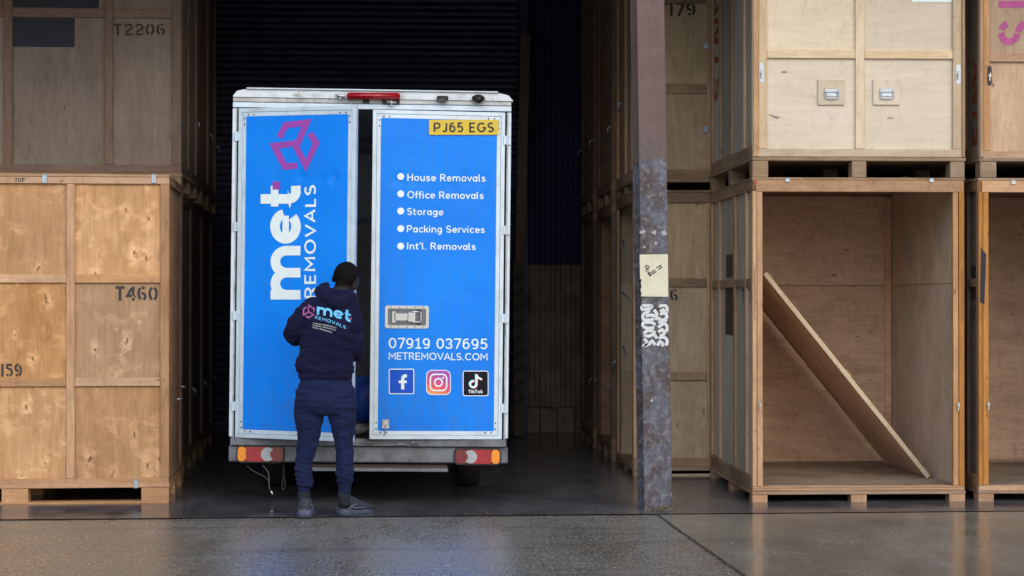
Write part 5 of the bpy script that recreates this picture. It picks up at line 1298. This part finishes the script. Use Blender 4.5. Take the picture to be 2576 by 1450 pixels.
def shoe(px, py, ang, L=.30, W=.106):
    g = gnd(px, py)                        # heel bottom point on the ground
    root = Matrix.Translation(g) @ Matrix.Rotation(ang, 4, 'Z')
    def loft(secs, nm, mat, parent=None, n=20, mod=None):
        bm = bmesh.new(); prev = None
        for (y, hw, z0, z1, pw) in secs:
            ring = []
            for k in range(n):
                t = 2*math.pi*k/n; c_, s_ = math.cos(t), math.sin(t)
                ring.append(bm.verts.new((hw*math.copysign(abs(c_)**(2/pw), c_), y, (z0+z1)/2+(z1-z0)/2*math.copysign(abs(s_)**(2/pw), s_))))
            if prev:
                for k in range(n): bm.faces.new((prev[k], prev[(k+1) % n], ring[(k+1) % n], ring[k]))
            else: bm.faces.new(ring)
            prev = ring
        bm.faces.new(prev[::-1]); bmesh.ops.transform(bm, matrix=root, verts=bm.verts)
        return link(nm, mesh_of(bm, nm, True), mat, parent)
    up = loft([(.010, .030, .04, .12, 2.2), (.02, .042, .035, .140, 2.3), (.05, .050, .03, .150, 2.3), (.09, .050, .03, .148, 2.2), (.13, .050, .03, .130, 2.2), (.18, .052, .03, .104, 2.2), (.24, .052, .03, .084, 2.3), (.275, .042, .03, .070, 2.3), (.288, .02, .032, .045, 2)], 'shoe', shoe_mat, body)
    loft([(-.008, .036, .014, .060, 3), (.004, .050, .004, .068, 3.5), (.05, .058, .0, .064, 4), (.10, .053, .0, .050, 4), (.14, .052, .0, .046, 4), (.20, .058, .0, .046, 4), (.26, .050, .004, .042, 3.5), (.29, .030, .010, .034, 3), (.300, .014, .014, .030, 2)], 'sole', sole_mat, up)
    loft([(.004, .016, .05, .085, 2), (.0, .017, .056, .080, 2), (.02, .014, .06, .125, 2)], 'heel_tab', shoe_lt, up)
    # overlay straps on both sides
    bm = bmesh.new()
    for s in (-1, 1):
        tube_bm(bm, [(s*.030, .012, .055), (s*.048, .05, .062), (s*.047, .10, .085), (s*.034, .13, .105)], .006, 6)
        tube_bm(bm, [(s*.044, .03, .10), (s*.049, .09, .060), (s*.050, .17, .060), (s*.040, .24, .062)], .005, 6)
    for i in range(4): tube_bm(bm, [(-.024, .135+i*.02, .104-i*.010), (0, .138+i*.02, .110-i*.010), (.024, .135+i*.02, .104-i*.010)], .0035, 6)
    bmesh.ops.transform(bm, matrix=root, verts=bm.verts); link('overlay', mesh_of(bm, 'overlay', True), shoe_lt, up)
shoe(766, 1306, R(-4)); shoe(855, 1301, R(-50))
# printing on the back, laid onto the cloth
bvh = BVHTree.FromPolygons([v.co.copy() for v in hoodie.data.vertices], [tuple(p.vertices) for p in hoodie.data.polygons])
def wrap(bm, name, mat, lift=.0022):
    """bm verts hold photo pixels (x, y) -> projected along the depth axis onto the hoodie"""
    bmesh.ops.triangulate(bm, faces=bm.faces)
    for _ in range(1):
        long_ = [e for e in bm.edges if (e.verts[0].co-e.verts[1].co).length > 5]
        if long_: bmesh.ops.subdivide_edges(bm, edges=long_, cuts=2); bmesh.ops.triangulate(bm, faces=bm.faces)
    for v in bm.verts:
        o_, d_ = ray(v.co.x, v.co.y); d_.normalize(); hit = bvh.ray_cast(o_, d_)
        if hit[0] is not None: v.co = hit[0]-d_*(lift+v.co.z)
        else: v.co = hp(v.co.x, v.co.y, -.12)
    me = mesh_of(bm, name); return link(name, me, mat, hoodie)
Z5 = lambda x, y: (566+.347*x, 629+.347*y)
def pr_ribbon(bm, pts, w, f, k=0):
    L, Rr = ribbon(pts, w); a_ = [bm.verts.new((*f(q), k*.0002)) for q in L]; b_ = [bm.verts.new((*f(q), k*.0002)) for q in Rr]
    for i in range(len(a_)-1): bm.faces.new((a_[i], a_[i+1], b_[i+1], b_[i]))
def pr_text(bm, s, x0, y0, x1, y1, caph, bold=.15, bend=0.0, gap=.08):
    runs, W = glyph_run(s, gap)
    def f(q):
        u = q[0]/W; return Z5(x0+(x1-x0)*u+.12*caph*q[1], y0+(y1-y0)*u+bend*u*u-caph*q[1])
    for n_, st in enumerate(runs): pr_ribbon(bm, st, bold, f, n_ % 4)
bm = bmesh.new()
for i, st in enumerate(met_strokes()):
    def f(q):
        u = q[0]/286; x = 662+248*u+.05*q[1]; y = 470+22*u+34*u*u-q[1]*.80*(1+.0*u); return Z5(x, y)
    pr_ribbon(bm, st, (21 if i not in (3, 6) else 15), f, i)
wrap(bm, 'met_lettering', sky_fabric)
bm = bmesh.new(); pr_text(bm, 'REMOVALS', 650, 500, 876, 547, 24, .15, 28, .14); wrap(bm, 'lettering', sky_fabric)
bm = bmesh.new()
for i, pts in enumerate(([(395, 455), (440, 365), (592, 347), (530, 495), (357, 515), (435, 665), (522, 657)], [(617, 425), (662, 495), (585, 658), (512, 510)])):
    # same emblem turned a quarter for the shirt
    def f(q):
        cx0, cy0 = q[0]-510, q[1]-510; X = -cy0; Y_ = cx0; return Z5(607-X*.25*-1*-1, 448+Y_*.29) if False else Z5(607+X*-.0+(-cy0)*-.245, 448+cx0*.29)
    pr_ribbon(bm, pts, 40, f, i)
wrap(bm, 'cube_emblem', pink_fabric)
bm = bmesh.new(); pr_ribbon(bm, [(905, 496), (917, 499)], 12, lambda q: Z5(*q)); wrap(bm, 'purple_square', pink_fabric)
bm = bmesh.new()
for i, (s_, xe) in enumerate((('Facebook: METRAMOVALS', 806), ('Instagram: METRAMOVALS', 803), ('TikTok: METRAMOVALS', 776))):
    pr_text(bm, s_, 638-i*3, 535+i*15.5, xe, 560+i*17, 9.5, .17, 10)
wrap(bm, 'small_print', white_fabric)

# ------------------------------------------------------------------ litter on the floor
def litter(label, px, py, s):
    g = gnd(px, py, .012); bm = bmesh.new(); pts = [(random.uniform(.6, 1)*s*math.cos(t), random.uniform(.4, .8)*s*math.sin(t), random.uniform(0, .25)*s) for t in (0, 1, 2.1, 3.2, 4.2, 5.3)]
    c_ = bm.verts.new((0, 0, s*.3)); vs = [bm.verts.new(p) for p in pts]
    for i in range(6): bm.faces.new((c_, vs[i], vs[(i+1) % 6]))
    tag(link('litter', mesh_of(bm, 'litter'), paper_m, None, g), label, 'litter')
litter('tiny pale scrap on the wet floor just left of the man\'s feet', 683, 1288, .018)
litter('small white scrap on the floor right of the column base', 1697, 1253, .020)
litter('white scrap lying on the smooth wet slab before the open crate', 2253, 1330, .014)
litter('dark-edged leaf scrap on the wet slab near the joint', 1841, 1369, .016)
litter('pale chip on the floor between the van and the column', 1227, 1290, .012)
